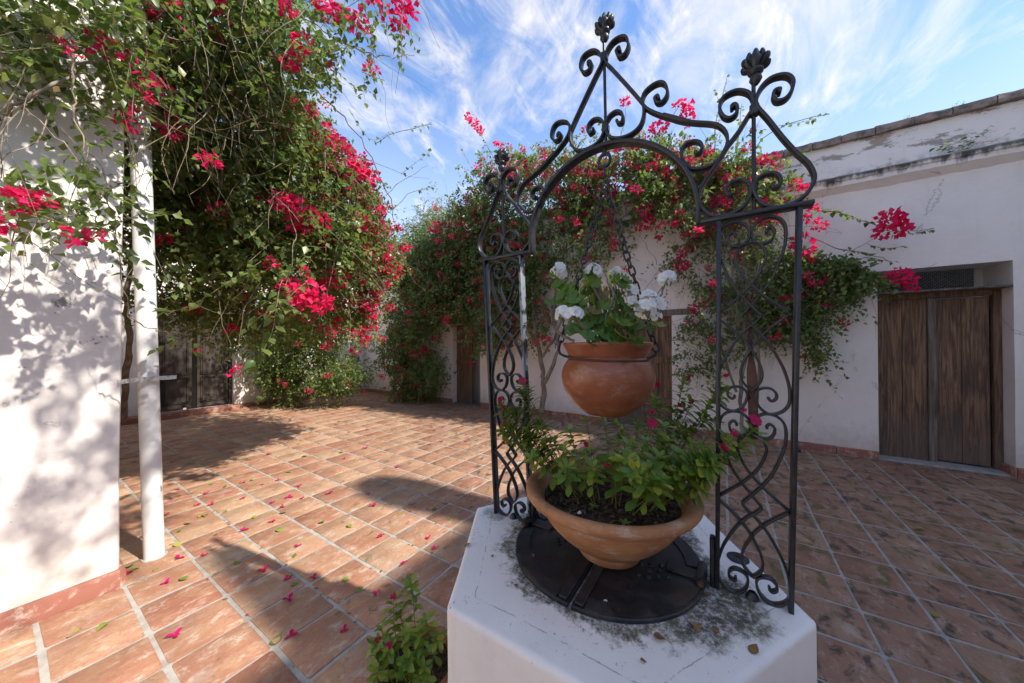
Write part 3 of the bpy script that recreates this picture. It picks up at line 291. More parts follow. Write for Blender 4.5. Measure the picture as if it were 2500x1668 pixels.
def mat_wood(name,c1=(.10,.056,.034),c2=(.31,.175,.098),grey=.35,low=.6):
    s=NT(name); r=s.objrand()
    o=s.comb(s.math('MULTIPLY',r,13),s.math('MULTIPLY',r,7),s.math('MULTIPLY',r,3))
    add=s.N.new('ShaderNodeVectorMath'); add.operation='ADD'; s.L.new(s.pos,add.inputs[0]); s.L.new(o,add.inputs[1]); q=add.outputs[0]
    g=s.noise(s.mapp(q,(9,9,.55)),3,8,.62,1.4); 
    wv=s.N.new('ShaderNodeTexWave'); wv.wave_type='RINGS'; wv.rings_direction='X' ; s.L.new(s.mapp(q,(5.5,5.5,.5)),wv.inputs[0]); wv.inputs['Scale'].default_value=2.0; wv.inputs['Distortion'].default_value=5; wv.inputs['Detail'].default_value=3
    c=s.mix(s.ramp(g,.35,.66),c1,c2)
    c=s.mix(s.math('MULTIPLY',s.ramp(wv.outputs[1],.5,1),.4),c,c1)
    big=s.noise(s.mapp(q,(3,3,.9)),1.6,4,.6); c=s.mix(s.math('MULTIPLY',s.ramp(big,.48,.72),.6),c,(.05,.036,.028))
    z=s.sep(s.pos)[2]; lo=s.math('MULTIPLY',s.ramp(s.math('ADD',z,s.math('MULTIPLY',big,-.9)),.35,-.35),low)
    c=s.mix(lo,c,(.13,.105,.088))
    gs=s.noise(s.mapp(q,(14,14,.7),(3,1,0)),2.5,6,.7); c=s.mix(s.math('MULTIPLY',s.ramp(gs,.58,.75),grey),c,(.33,.26,.18))
    return s.done(s.pbsdf(c,.72,s.bump(s.math('ADD',g,s.math('MULTIPLY',wv.outputs[1],.3)),.5,.004),.3))
def mat_iron(name,peel=.0):
    s=NT(name); n=s.noise(s.pos,30,5,.65); n2=s.noise(s.pos,160,3,.6)
    c=s.mix(s.ramp(n,.4,.7),(.018,.018,.020),(.035,.036,.036))
    g=s.noise(s.pos,6,5,.7); c=s.mix(s.math('MULTIPLY',s.ramp(g,.6,.75),.35),c,(.055,.065,.04))
    rs=s.noise(s.mapp(s.pos,(1,1,.7),(2,5,1)),22,6,.75); c=s.mix(s.math('MULTIPLY',s.ramp(rs,.64,.72),.7),c,(.11,.05,.028))
    if peel:
        pm=s.ramp(s.noise(s.mapp(s.pos,(1,1,.6)),16,6,.7),.5,.53); c=s.mix(s.math('MULTIPLY',pm,peel),c,(.34,.36,.38))
    return s.done(s.pbsdf(c,s.ramp(n,.3,.7,.30,.5),s.bump(s.math('ADD',n,s.math('MULTIPLY',n2,.4)),.35,.0015),.5))
def mat_leaf(name,a,b,yel=(.24,.27,.03),yf=.25,tr=.4,rough=.42):
    s=NT(name); at=s.sep(s.attr('tint')); r=s.math('FRACT',s.math('ADD',at[0],s.objrand()))
    c=s.mix(r,a,b); r2=s.math('FRACT',s.math('MULTIPLY',r,9.7))
    c=s.mix(s.math('MULTIPLY',s.ramp(r2,1-yf,1),.75),c,yel)
    dry=s.ramp(s.math('FRACT',s.math('MULTIPLY',r,31.3)),.965,.985); c=s.mix(s.math('MULTIPLY',dry,.8),c,(.30,.17,.07))
    v=s.noise(s.pos,90,3,.6); c=s.mix(s.math('MULTIPLY',s.ramp(v,.4,.75),.25),c,tuple(x*.5 for x in a))
    p=s.pbsdf(c,rough,s.bump(v,.2,.002),.45)
    t=s.N.new('ShaderNodeBsdfTranslucent'); s.L.new(s.mix(.5,c,s.mix(1,c,(.55,.75,.08),'MULTIPLY') if False else (.16,.26,.02)),t.inputs[0])
    m=s.N.new('ShaderNodeMixShader'); m.inputs[0].default_value=tr; s.L.new(p,m.inputs[1]); s.L.new(t.outputs[0],m.inputs[2]); return s.done(m.outputs[0])
def mat_petal(name,a,b,tr=.35,tc=None):
    s=NT(name); at=s.sep(s.attr('tint')); r=s.math('FRACT',s.math('ADD',at[0],s.objrand()))
    c=s.mix(r,a,b); v=s.noise(s.pos,120,3,.6); c=s.mix(s.math('MULTIPLY',v,.25),c,tuple(x*.6 for x in a))
    p=s.pbsdf(c,.6,None,.2)
    t=s.N.new('ShaderNodeBsdfTranslucent'); s.L.new(c,t.inputs[0])
    m=s.N.new('ShaderNodeMixShader'); m.inputs[0].default_value=tr; s.L.new(p,m.inputs[1]); s.L.new(t.outputs[0],m.inputs[2]); return s.done(m.outputs[0])

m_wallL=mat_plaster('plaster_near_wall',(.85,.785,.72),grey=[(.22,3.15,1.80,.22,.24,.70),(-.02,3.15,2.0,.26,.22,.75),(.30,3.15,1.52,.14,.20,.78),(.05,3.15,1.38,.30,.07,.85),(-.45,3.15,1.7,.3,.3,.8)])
m_wallR=mat_plaster('plaster_right_wall',(.87,.785,.715),mould=True)
m_wallB=mat_plaster('plaster_back_wall',(.86,.78,.715),mould=True,stain=.8)
m_tile=mat_tile('terracotta_tile'); m_skirt=mat_tile('terracotta_skirting',True)
m_grout=mat_simple('cement_grout',(.44,.395,.34),(.31,.275,.235),12,.95,.15,.5,.004)
m_coping=mat_simple('weathered_coping',(.36,.27,.22),(.13,.12,.10),9,.95,.15,.8,.01)
m_wood=mat_wood('dark_plank_wood'); m_wood2=mat_wood('old_grey_wood',(.12,.09,.07),(.26,.21,.17),.5,.2)
m_woodB=mat_wood('shade_darkened_door_wood',(.04,.03,.025),(.07,.052,.04),.15,.3)  # darker copy of the door wood, shade put into its colour
m_dark=mat_simple('near_black_fill',(.012,.011,.010),(.02,.018,.016),3,.95,.05)  # near-black colour standing in for darkness inside rooms and holes
m_iron=mat_iron('black_iron'); m_ironp=mat_iron('peeling_black_iron',.6)
m_cover=None
m_pole=mat_simple('white_pipe_paint',(.80,.79,.76),(.74,.73,.70),3,.45,.4,.12,.002)
m_zinc=mat_simple('galvanised_strap',(.55,.55,.54),(.22,.20,.18),30,.6,.4,.5,.002)
m_rust=mat_simple('rusty_iron',(.12,.062,.042),(.06,.042,.036),28,.85,.2,.8,.004)
m_soil=mat_simple('potting_soil',(.045,.03,.022),(.11,.075,.05),40,.95,.1,1,.02)
m_chip=mat_simple('bark_mulch',(.07,.045,.03),(.19,.12,.075),30,.95,.1,.6,.004)
m_bark=mat_simple('vine_bark',(.16,.12,.09),(.30,.25,.20),14,.9,.15,.8,.006,0,(1,1,.3))
m_twig=mat_simple('twig_bark',(.19,.145,.10),(.36,.29,.20),20,.9,.15,.4,.003)
m_stemg=mat_simple('green_stem',(.14,.17,.04),(.22,.20,.07),20,.6,.3,.2,.002)
m_leafb=mat_leaf('bougainvillea_leaf',(.085,.15,.042),(.21,.28,.072),(.38,.39,.10),.36,.5,.34)
m_leafr=mat_leaf('wall_vine_leaf',(.095,.16,.052),(.23,.30,.085),(.40,.40,.12),.36,.5,.34)
m_vinca=mat_leaf('periwinkle_leaf',(.12,.235,.04),(.22,.33,.05),(.44,.45,.06),.60,.42,.30)
m_ger=mat_leaf('geranium_leaf',(.10,.21,.04),(.18,.30,.05),(.40,.41,.06),.32,.42,.5)
m_bract=mat_petal('bougainvillea_bract',(.78,.008,.10),(.88,.05,.18),.42)
m_bractf=mat_petal('fallen_bract',(.60,.01,.16),(.55,.02,.07),.2)
m_vf=mat_petal('periwinkle_petal',(.55,.01,.05),(.62,.03,.14),.3)
m_white=mat_petal('white_petal',(.85,.84,.80),(.88,.87,.84),.3)
m_fleaf=mat_leaf('fallen_leaf',(.16,.22,.03),(.26,.30,.04),(.40,.36,.05),.3,.15,.6)
m_dry=mat_simple('dry_leaf',(.28,.16,.07),(.14,.08,.04),60,.85,.2,.4,.002)
m_mesh=mat_simple('dusty_wire',(.20,.18,.15),(.33,.30,.26),30,.8,.3)
m_tree=mat_leaf('far_tree_leaf',(.16,.18,.035),(.24,.24,.05),(.38,.34,.07),.4,.4)

# ---------------- floor ----------------
def ground():
    bm=bmesh.new(); 
    v=[bm.verts.new(c) for c in ((-14,-14,-.012),(20,-14,-.012),(20,24,-.012),(-14,24,-.012))]; bm.faces.new(v)
    return tag(bmobj('ground',bm,mat_simple('packed_earth',(.20,.15,.11),(.28,.22,.16),2,.95,.1),sm=False),kind='structure')
ground()
XL=[.747+.3125*a for a in range(-14,6)]; XL+= [XL[-1]+.318*k for k in range(1,14)]
YL=[-.619-.303*k for k in range(8,-1,-1)]; YL+=[-.619+.3126*k for k in range(1,7)]; YL+=[1.569+.3164*b for b in range(0,27)]
fx0,fx1=XL[0],6.13; fy0,fy1=YL[0],9.68
bm=bmesh.new(); 
nx,ny=60,80
gv=[[bm.verts.new((fx0-1+(6.9-fx0+1)*i/nx, fy0-1+(10.6-fy0+1)*j/ny, -.0005+rnd.uniform(-.0006,.0006))) for j in range(ny+1)] for i in range(nx+1)]
for i in range(nx):
    for j in range(ny): bm.faces.new((gv[i][j],gv[i+1][j],gv[i+1][j+1],gv[i][j+1]))
floor=tag(bmobj('floor',bm,m_grout),kind='structure')
def tile_mesh(name,w,d,h,seed):
    r=random.Random(seed); c=.010
    o=[(-w/2+c,-d/2),(w/2-c,-d/2),(w/2,-d/2+c),(w/2,d/2-c),(w/2-c,d/2),(-w/2+c,d/2),(-w/2,d/2-c),(-w/2,-d/2+c)]
    o=[(x*(1-(.018 if r.random()<.12 else 0))+r.uniform(-.0032,.0032),y*(1-(.018 if r.random()<.12 else 0))+r.uniform(-.0032,.0032)) for x,y in o]
    V=[(x,y,-.004) for x,y in o]+[(x,y,h-.0022) for x,y in o]+[(x*(1-.022/1),y*(1-.022/1),h) for x,y in o]
    F=[]
    for k in range(8):
        n=(k+1)%8; F.append((k,n,8+n,8+k)); F.append((8+k,8+n,16+n,16+k))
    F.append(tuple(range(16,24)))
    me=bpy.data.meshes.new(name); me.from_pydata(V,[],F); smooth(me,50); return me
TW=.3126
tms={}
def get_tile(w,d,v):
    k=(round(w,3),round(d,3),v)
    if k not in tms: tms[k]=tile_mesh('tile',w,d,.0045,hash(k)%9999); tms[k].materials.append(m_tile)
    return tms[k]
cells=[]
camp=Vector((0,0,1.5))
for i in range(len(XL)-1):
    for j in range(len(YL)-1):
        x0,x1,y0,y1=XL[i],XL[i+1],YL[j],YL[j+1]
        x1c=min(x1,6.185+.0172*y0); y1c=min(y1,9.66)
        if x1c-x0<.05 or y1c-y0<.05: continue
        cx,cyy=(x0+x1c)/2,(y0+y1c)/2
        if cx<.40 and cyy>3.2: continue
        # not under the well
        if (cx-1.28)**2+(cyy-.41)**2<.38**2: continue
        dv=Vector((cx,cyy,0))-camp; depth=dv.dot(fwd)
        if depth<.35: 
            if depth<-1.0: continue
            size=0
        else:
            sx=dv.dot(rgt)/depth*811.6; vis=abs(sx)<1290 and 1.5/depth*811.6<860
            size=(x1c-x0)*(y1c-y0)/depth**3 if vis else 0
        cells.append((size,x0,x1c,y0,y1c))
cells.sort(key=lambda c:-c[0])
JV,JF,JC=[],[],[]
for n,(size,x0,x1,y0,y1) in enumerate(cells):
    gx=.021+rnd.uniform(-.004,.004); gy=.018+rnd.uniform(-.004,.004)
    w=x1-x0-gx; d=y1-y0-gy; cx=(x0+x1)/2+rnd.uniform(-.002,.002); cyy=(y0+y1)/2+rnd.uniform(-.002,.002)
    rot=Quaternion((rnd.uniform(-.004,.004),rnd.uniform(-.004,.004),1),rnd.uniform(-.007,.007))
    tilt=Quaternion(Vector((rnd.uniform(-1,1),rnd.uniform(-1,1),0)).normalized(),rnd.uniform(0,.005))
    mw=Matrix.Translation((cx,cyy,rnd.uniform(-.0008,.0012)))@(rot@tilt).to_matrix().to_4x4()
    if n<300 and size>0:
        full=abs((x1-x0)-TW)<.02 and abs((y1-y0)-TW)<.02
        if full:
            me=get_tile(.2925,.295,n%11); mw=mw@Matrix.Diagonal((w/.2925,d/.295,1,1))
        else: me=get_tile(w,d,0)
        link('tile',me,None,floor,mw=mw)
    else:
        me=get_tile(.2925,.295,n%6); V=np.array([mw@Matrix.Diagonal((w/.2925,d/.295,1,1))@v.co for v in me.vertices]); b=len(JV)
        JV+=V.tolist(); t=rnd.random(); JC+=[(t,t,t)]*len(V); JF+=[tuple(b+i for i in p.vertices) for p in me.polygons]
me=bpy.data.meshes.new('tile_field'); me.from_pydata(JV,[],JF); smooth(me,50)
a=me.color_attributes.new('tint','FLOAT_COLOR','POINT'); a.data.foreach_set('color',np.c_[np.array(JC),np.ones(len(JC))].astype(np.float32).ravel())
tf=link('tile_field',me,m_tile,floor); tag(tf,kind='stuff')

# ---------------- walls ----------------
def noise2(a,b,s): return math.sin(a*3.1+s)*math.sin(b*2.3+s*1.7)+.5*math.sin(a*7.7+2*s)*math.sin(b*6.1+s)
def wall(name,O,U,Nn,ul,zl,holes,th,mat,parent,amp=.006,reveal=None,step=.16):
    """front face at O + u*U + z*Z, Nn points into the yard; holes: (u0,u1,z0,z1)"""
    us=set(ul);zs=set(zl)
    for h in holes: us|={h[0],h[1]}; zs|={h[2],h[3]}
    def dens(L):
        L=sorted(L); o=[L[0]]
        for a,b in zip(L,L[1:]):
            n=max(1,int(math.ceil((b-a)/step))); o+= [a+(b-a)*k/n for k in range(1,n+1)]
        return o
    us=dens(us); zs=dens(zs); bm=bmesh.new(); g={}
    def V(u,z,dd=0,disp=True):
        k=(round(u,4),round(z,4),dd)
        if k not in g:
            am=amp*noise2(u,z,1.3) if (disp and dd==0) else 0
            g[k]=bm.verts.new(O+U*u+Vector((0,0,z))+Nn*(am-dd))
        return g[k]
    def inh(u,z): return any(h[0]<u<h[1] and h[2]<z<h[3] for h in holes)
    for a,b in zip(us,us[1:]):
        for c,d in zip(zs,zs[1:]):
            if not inh((a+b)/2,(c+d)/2): bm.faces.new((V(a,c),V(b,c),V(b,d),V(a,d)))
    for h in holes:   # reveals
        uu=[u for u in us if h[0]-1e-6<=u<=h[1]+1e-6]; zz=[z for z in zs if h[2]-1e-6<=z<=h[3]+1e-6]
        for c,d in zip(zz,zz[1:]):
            for u in (h[0],h[1]): bm.faces.new((V(u,c),V(u,d),V(u,d,th),V(u,c,th)))
        for a,b in zip(uu,uu[1:]): bm.faces.new((V(a,h[3]),V(b,h[3]),V(b,h[3],th),V(a,h[3],th)))
    # back, ends, top
    u0,u1,z0,z1=us[0],us[-1],zs[0],zs[-1]
    for a,b in zip(us,us[1:]): bm.faces.new((V(a,z1),V(b,z1),V(b,z1,th),V(a,z1,th)))
    for c,d in zip(zs,zs[1:]):
        for u in (u0,u1): bm.faces.new((V(u,c),V(u,d),V(u,d,th),V(u,c,th)))
    bm.faces.new([V(*q,th) for q in ((u0,z0),(u1,z0),(u1,z1),(u0,z1))])
    return bmobj(name,bm,mat,parent,ang=35)
Z=Vector((0,0,1))
# right wall (the long white wall with three doors): front plane x = 6.195 + .0172 y
RU=Vector((.0172,1,0)).normalized(); RN=Vector((-1,.0172,0)).normalized(); RO=Vector((6.195,0,0))
def rw(u,z,d=0): return RO+RU*u+Z*z+RN*d
rwall=empty('courtyard_wall',(6.195,0,0),'long white plastered wall on the right with dark wooden doors and a crumbling cornice','wall')
D4=(-2.69,-1.637,0,2.42); D3=(.785,1.95,0,1.975); D2=(4.97,5.87,0,2.0)
plR=wall('plaster',RO,RU,RN,[-5.0,9.9],[-.1,3.54,3.70,4.19],[(D4[0],D4[1],-.1,D4[3]),(D3[0],D3[1],-.1,D3[3]),(D2[0],D2[1],-.1,D2[3])],.55,m_wallR,rwall)
def band(name,f,u0,u1,prof,mat,parent,step=.09,jit=.006,seed=1):
    """profile swept along a wall: prof [(d,z)], d out of wall"""
    r=random.Random(seed); bm=bmesh.new(); n=int((u1-u0)/step); rows=[]
    for i in range(n+1):
        u=u0+(u1-u0)*i/n; w1=.35*math.sin(u*2.1)+.3*math.sin(u*5.3+1)
        rows.append([bm.verts.new(f(u,z+(r.uniform(-1,1)+w1)*jit*(.6 if k else 1),d+(r.uniform(-1,1)*jit if d>.001 else 0))) for k,(d,z) in enumerate(prof)])
    for a,b in zip(rows,rows[1:]):
        for k in range(len(prof)-1): bm.faces.new((a[k],b[k],b[k+1],a[k+1]))
    return bmobj(name,bm,mat,parent,ang=28)
CP=[(-.02,3.50),(.035,3.535),(.06,3.56),(.105,3.585),(.11,3.64),(.13,3.65),(.135,3.695),(.12,3.715),(-.02,3.735)]
band('cornice',rw,-5.0,9.75,CP,m_wallR,rwall,jit=.009)
# coping: separate clay slabs
def coping(f,u0,u1,parent,seed):
    r=random.Random(seed); u=u0
    while u<u1:
        L_=.31+r.uniform(-.03,.03); bm=bmesh.new(); dz=r.uniform(-.008,.008); dd=r.uniform(-.012,.012)
        c=[]
        for uu in (u+.004,u+L_*.33,u+L_*.66,u+L_-.004):
            c.append([bm.verts.new(f(uu,4.192+z+dz+r.uniform(-.007,.007),d+dd+r.uniform(-.008,.008))) for d,z in ((-.45,0),(.055,-.004),(.062,.03),(.055,.085),(.0,.105),(-.45,.12))])
        for a,b in zip(c,c[1:]):
            for k in range(6): bm.faces.new((a[k],b[k],b[(k+1)%6],a[(k+1)%6]))
        bm.faces.new(c[0]); bm.faces.new(list(reversed(c[-1])))
        bmobj('coping_slab',bm,m_coping,parent,ang=30); u+=L_
coping(rw,-3.2,9.6,rwall,3)
def skirting(f,spans,parent,L0=.42,h=.11,seed=5,jz=0):
    r=random.Random(seed)
    for u0,u1 in spans:
        n=max(1,round((u1-u0)/L0))
        for k in range(n):
            a=u0+(u1-u0)*k/n+.004; b=u0+(u1-u0)*(k+1)/n-.004; hh=h+r.uniform(-.006,.006); dd=.022+r.uniform(-.004,.004)
            bm=bmesh.new(); rows=[]
            for u in (a,(a+b)/2,b):
                rows.append([bm.verts.new(f(u,z+(r.uniform(-.002,.002) if z>0 else 0),d)) for d,z in ((-.02,-.01),(dd+.004,-.01),(dd,hh-.012),(dd-.008,hh),(-.02,hh+.004))])
            for p,q in zip(rows,rows[1:]):
                for i in range(5): bm.faces.new((p[i],q[i],q[(i+1)%5],p[(i+1)%5]))
            bm.faces.new(rows[0]); bm.faces.new(list(reversed(rows[-1])))
            bmobj('skirting_tile',bm,m_skirt,parent,ang=30)
skirting(rw,[(-4.4,-2.69),(-1.637,.785),(1.95,4.97),(5.87,9.66)],rwall,.40,.105)
# skirting returning into the reveal of the near door
def rev(u,z,d): return rw(-2.69+d,z,-u)
skirting(rev,[(0.0,.2)],rwall,.2,.105)

# back wall y=9.7
BO=Vector((0,9.7,0)); BU=Vector((1,0,0)); BN=Vector((0,-1,0))
def bw(u,z,d=0): return BO+BU*u+Z*z+BN*d
bwall=empty('back_wall',(0,9.7,0),'white plastered back wall behind the big bougainvillea on the left','wall')
DB=(1.76,3.0,.12,2.38)
wall('plaster',BO,BU,BN,[-.4,6.32],[-.1,3.54,3.7,4.19],[DB],.55,m_wallB,bwall,amp=.004)
band('cornice',bw,-.2,6.30,CP,m_wallB,bwall,jit=.006,seed=4)
coping(bw,-.2,6.1,bwall,9)
skirting(bw,[(.45,.9),(3.06,6.3)],bwall,.42,.10,8)
bm=bmesh.new(); box(bm,.92,3.04,9.42,9.692,-.01,.115,.006); bmobj('door_step',bm,m_skirt,bwall)

# near building on the left: corner at (.42, 3.17)
nb=empty('white_building',(.42,3.17,0),'white building corner at the left edge, plaster dappled with shade and patched grey','building')
NO=Vector((0,3.17,0))
def nw(u,z,d=0): return NO+Vector((u,0,z))+Vector((0,-1,0))*d
bm=bmesh.new()
def nwv():
    us=[-5+ .2*i for i in range(0,27)]; us=[u for u in us if u<.36]+[.36,.395,.414,.42]; zs=[-.1+.19*i for i in range(0,22)]
    def disp(u,z): return .006*noise2(u*1.4,z*1.3,.7)
    def co(u,z):
        rd=0 if u<.36 else (.0025 if u<.40 else (.009 if u<.416 else .02)); lean=.004*(z-1.2)
        return Vector((u+(lean if u>.35 else 0)+.0025*math.sin(z*5+1),3.17+rd-disp(u,z)*.8,z))
    g=[[bm.verts.new(co(u,z)) for z in zs] for u in us]
    for i in range(len(us)-1):
        for j in range(len(zs)-1): bm.faces.new((g[i][j],g[i+1][j],g[i+1][j+1],g[i][j+1]))
    s=[]
    for y in (3.5,5,7,9.69): s.append([bm.verts.new((.42+.003*math.sin(z*4+y),y,z)) for z in zs])
    s.insert(0,g[-1])
    for a,b in zip(s,s[1:]):
        for j in range(len(zs)-1): bm.faces.new((a[j],b[j],b[j+1],a[j+1]))
    t=zs[-1]
    bm.faces.new([bm.verts.new(c) for c in ((-5,3.18,t),(.42,3.18,t),(.42,9.69,t),(-5,9.69,t))])
    bm.faces.new([bm.verts.new(c) for c in ((-5,3.18,-.1),(-5,9.69,-.1),(-5,9.69,t),(-5,3.18,t))])
nwv(); bmobj('plaster',bm,m_wallL,nb,ang=30)
skirting(nw,[(-2.29,-.72),(-.62,.0),(0.0,.42)],nb,.44,.115,12)
# corner return tile
def cw(u,z,d=0): return Vector((.42,0,z))+Vector((0,u,0))+Vector((1,0,0))*d
skirting(cw,[(3.17,3.55)],nb,.38,.11,13)

# buildings behind the camera (they throw the big shade over the right of the yard)
sb=empty('south_building',(2,-3,0),'white building closing the yard behind the camera with two unseen roof shapes added to cast shadows','building')
bm=bmesh.new(); box(bm,-7,7.5,-8,-4.4,-.1,5.88,.03); bmobj('plaster',bm,m_wallR,sb)
bm=bmesh.new(); lathe(bm,[(.22,0),(.205,.32),(.17,.55),(.125,.82),(.085,1.1),(.045,1.38)],(1.77,-4.65,5.85),16,0,False,True); bmobj('roof_shadow_caster',bm,m_wallR,sb)  # unseen tapering shape, added to cast the pointed shadow on the floor
bm=bmesh.new(); lathe(bm,[(.26,0),(.26,.6),(.29,.9),(.31,1.15),(.28,1.4),(.19,1.6),(.05,1.7)],(3.17,-4.7,5.85),20,0,False,True); bmobj('roof_shadow_caster',bm,m_wallR,sb)  # unseen rounded shape, added to cast the oval shadow on the floor
wb=empty('west_building',(-6,0,0),'white building on the far left side of the yard, outside the picture','building')
bm=bmesh.new(); box(bm,-9,-6,-4.4,3.1,-.1,4.2,.03); bmobj('plaster',bm,m_wallR,wb)
# near-black shells standing in for unlit rooms behind the doors (closed, no light leaks)
def room(parent,f,u0,u1,z1):
    bm=bmesh.new(); a=.56;b=2.2
    P=lambda u,z,d: bm.verts.new(f(u,z,-d))
    for q in ([(u0,0,b),(u1,0,b),(u1,z1,b),(u0,z1,b)],[(u0,0,a),(u0,0,b),(u0,z1,b),(u0,z1,a)],[(u1,0,a),(u1,0,b),(u1,z1,b),(u1,z1,a)],[(u0,z1,a),(u1,z1,a),(u1,z1,b),(u0,z1,b)],[(u0,.0,a),(u1,.0,a),(u1,.0,b),(u0,.0,b)]): bm.faces.new([P(*p) for p in q])
    bmobj('room',bm,m_dark,parent,sm=False)
room(rwall,rw,D4[0]-.3,D4[1]+.3,2.6); room(rwall,rw,D3[0]-.3,D3[1]+.3,2.4); room(rwall,rw,D2[0]-.3,D2[1]+.3,2.4); room(bwall,bw,DB[0]-.3,DB[1]+.3,2.6)

# ---------------- doors ----------------
def fbox(bm,f,u0,u1,z0,z1,d0,d1,bev=.003):
    r=bmesh.ops.create_cube(bm,size=1)['verts']
    for v in r: v.co=f(u0+(v.co.x+.5)*(u1-u0),z0+(v.co.z+.5)*(z1-z0),d0+(v.co.y+.5)*(d1-d0))
    if bev: bmesh.ops.bevel(bm,geom=list({e for v in r for e in v.link_edges}),offset=bev,segments=1,affect='EDGES')
def fobj(name,f,dims,mat,parent,bev=.003):
    bm=bmesh.new(); fbox(bm,f,*dims,bev); return bmobj(name,bm,mat,parent,ang=25)
# near right door, leaf planes recessed .21
d4=empty('double_door',tuple(rw(-2.16,0,-.21)),'large dark plank double door under a wire mesh transom at the right edge','door','doors of the courtyard')
for a,b,zt_ in ((-1.632,-1.905,2.058),(-1.908,-2.12,2.058)): fobj('plank',rw,(b,a,.012,zt_,-.25,-.215),m_wood,d4)
fobj('meeting_stile',rw,(-2.19,-2.122,.0,2.06,-.24,-.185),m_wood2,d4,.006)
def rw4(u,z,d):   # right leaf stands slightly ajar, hinged at the right
    t=(-2.192-u)/(.43); return rw(u,z,d-.035*(1-t)*1.0)
for a,b in ((-2.196,-2.40),(-2.403,-2.606)): fobj('plank',rw4,(b,a,.03,2.045,-.25,-.218),m_wood,d4)
fobj('door_post',rw,(-2.688,-2.628,0,2.14,-.28,-.19),m_wood,d4,.005)
fobj('header',rw,(-2.66,-1.64,2.062,2.138,-.27,-.2),m_wood,d4,.005)
fobj('ledge',rw,(-2.686,-1.64,2.125,2.15,-.30,.014),m_wood2,d4,.005)
fobj('threshold',rw,(-2.686,-1.64,-.01,.012,-.30,-.02),m_grout,d4,.004)
# transom: near-black backing sheet + chicken wire
fobj('transom_backing',rw,(-2.56,-1.62,2.152,2.43,-.40,-.385),m_dark,d4,0)
bm=bmesh.new()
hx=.021; hz=.0182; ui=0; z=2.152; row=0
while z<2.415:
    u=-2.685+(row%2)*hx*.75
    while u<-1.66:
        pts=[(u,z),(u+hx*.25,z+hz*.5),(u+hx*.75,z+hz*.5),(u+hx,z)]
        for (a,b),(c,d) in zip(pts,pts[1:]):
            A=rw(a,b,-.012+rnd.uniform(-.003,.003));B=rw(c,d,-.012+rnd.uniform(-.003,.003)); t=.0011
            vs=[bm.verts.new(A+Z*t),bm.verts.new(A-Z*t-RU*t),bm.verts.new(B-Z*t+RU*t),bm.verts.new(B+Z*t)]; bm.faces.new(vs)
        u+=hx*1.5
    z+=hz*.5; row+=1
tag(bmobj('wire_mesh',bm,m_mesh,d4,sm=False),kind='stuff')
# middle door (behind the pots)
d3=empty('plank_door',tuple(rw(1.35,0,-.12)),'dark brown panelled door behind the hanging pot, under a grey timber lintel','door','doors of the courtyard')
for k in range(5):
    a=.79+k*.23; fobj('plank',rw,(a+.003,a+.227,.01,1.965,-.16,-.12),m_wood,d3)
fobj('rail',rw,(.80,1.94,1.15,1.27,-.12,-.102),m_wood,d3); fobj('rail',rw,(.80,1.94,.42,.54,-.12,-.102),m_wood,d3)
fobj('lintel',rw,(.42,2.15,1.977,2.08,-.3,.012),m_wood2,d3,.008)
# far right door
d2=empty('ajar_door',tuple(rw(5.4,0,-.14)),'brown wooden door standing half open beside the bushy shrub in the corner','door','doors of the courtyard')
for k in range(2):
    a=5.34+k*.262; fobj('plank',rw,(a+.003,a+.26,.02,1.98,-.18,-.14),m_wood,d2)
fobj('rail',rw,(5.345,5.86,1.0,1.09,-.14,-.125),m_wood,d2)
fobj('lintel',rw,(4.8,6.05,2.003,2.09,-.3,.01),m_wood2,d2,.008)
fobj('threshold',rw,(4.98,5.86,-.01,.014,-.3,-.01),m_wood2,d2,.004)
# back-left door
db=empty('panelled_door',tuple(bw(2.38,.12,-.12)),'dark panelled double door in the shade behind the white pole','door','doors of the courtyard')
def leafd(f,u0,u1,z0,z1,name):
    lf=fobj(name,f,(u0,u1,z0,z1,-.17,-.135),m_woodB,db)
    for za,zb in ((z0+.13,z0+.62),(z0+.74,z1-.12)):
        fobj('panel',f,(u0+.09,u1-.09,za,zb,-.134,-.122),m_woodB,lf,.008)
        for q in ((u0+.06,u0+.085,za-.03,zb+.03),(u1-.085,u1-.06,za-.03,zb+.03),(u0+.06,u1-.06,za-.03,za-.008),(u0+.06,u1-.06,zb+.008,zb+.03)): fobj('moulding',f,(*q,-.134,-.116),m_woodB,lf,.004)
    return lf
def fix_sub(root):  # sub-part geometry was written relative to its own parent chain already
    pass
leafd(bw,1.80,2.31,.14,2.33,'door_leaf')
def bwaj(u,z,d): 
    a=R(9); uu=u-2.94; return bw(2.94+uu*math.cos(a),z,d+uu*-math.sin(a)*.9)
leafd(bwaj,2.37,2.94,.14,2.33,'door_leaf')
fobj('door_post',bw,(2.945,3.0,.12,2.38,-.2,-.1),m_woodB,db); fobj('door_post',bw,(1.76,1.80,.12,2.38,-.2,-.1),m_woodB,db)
fobj('lintel',bw,(1.62,3.34,2.383,2.48,-.3,.012),m_wood2,db,.008)

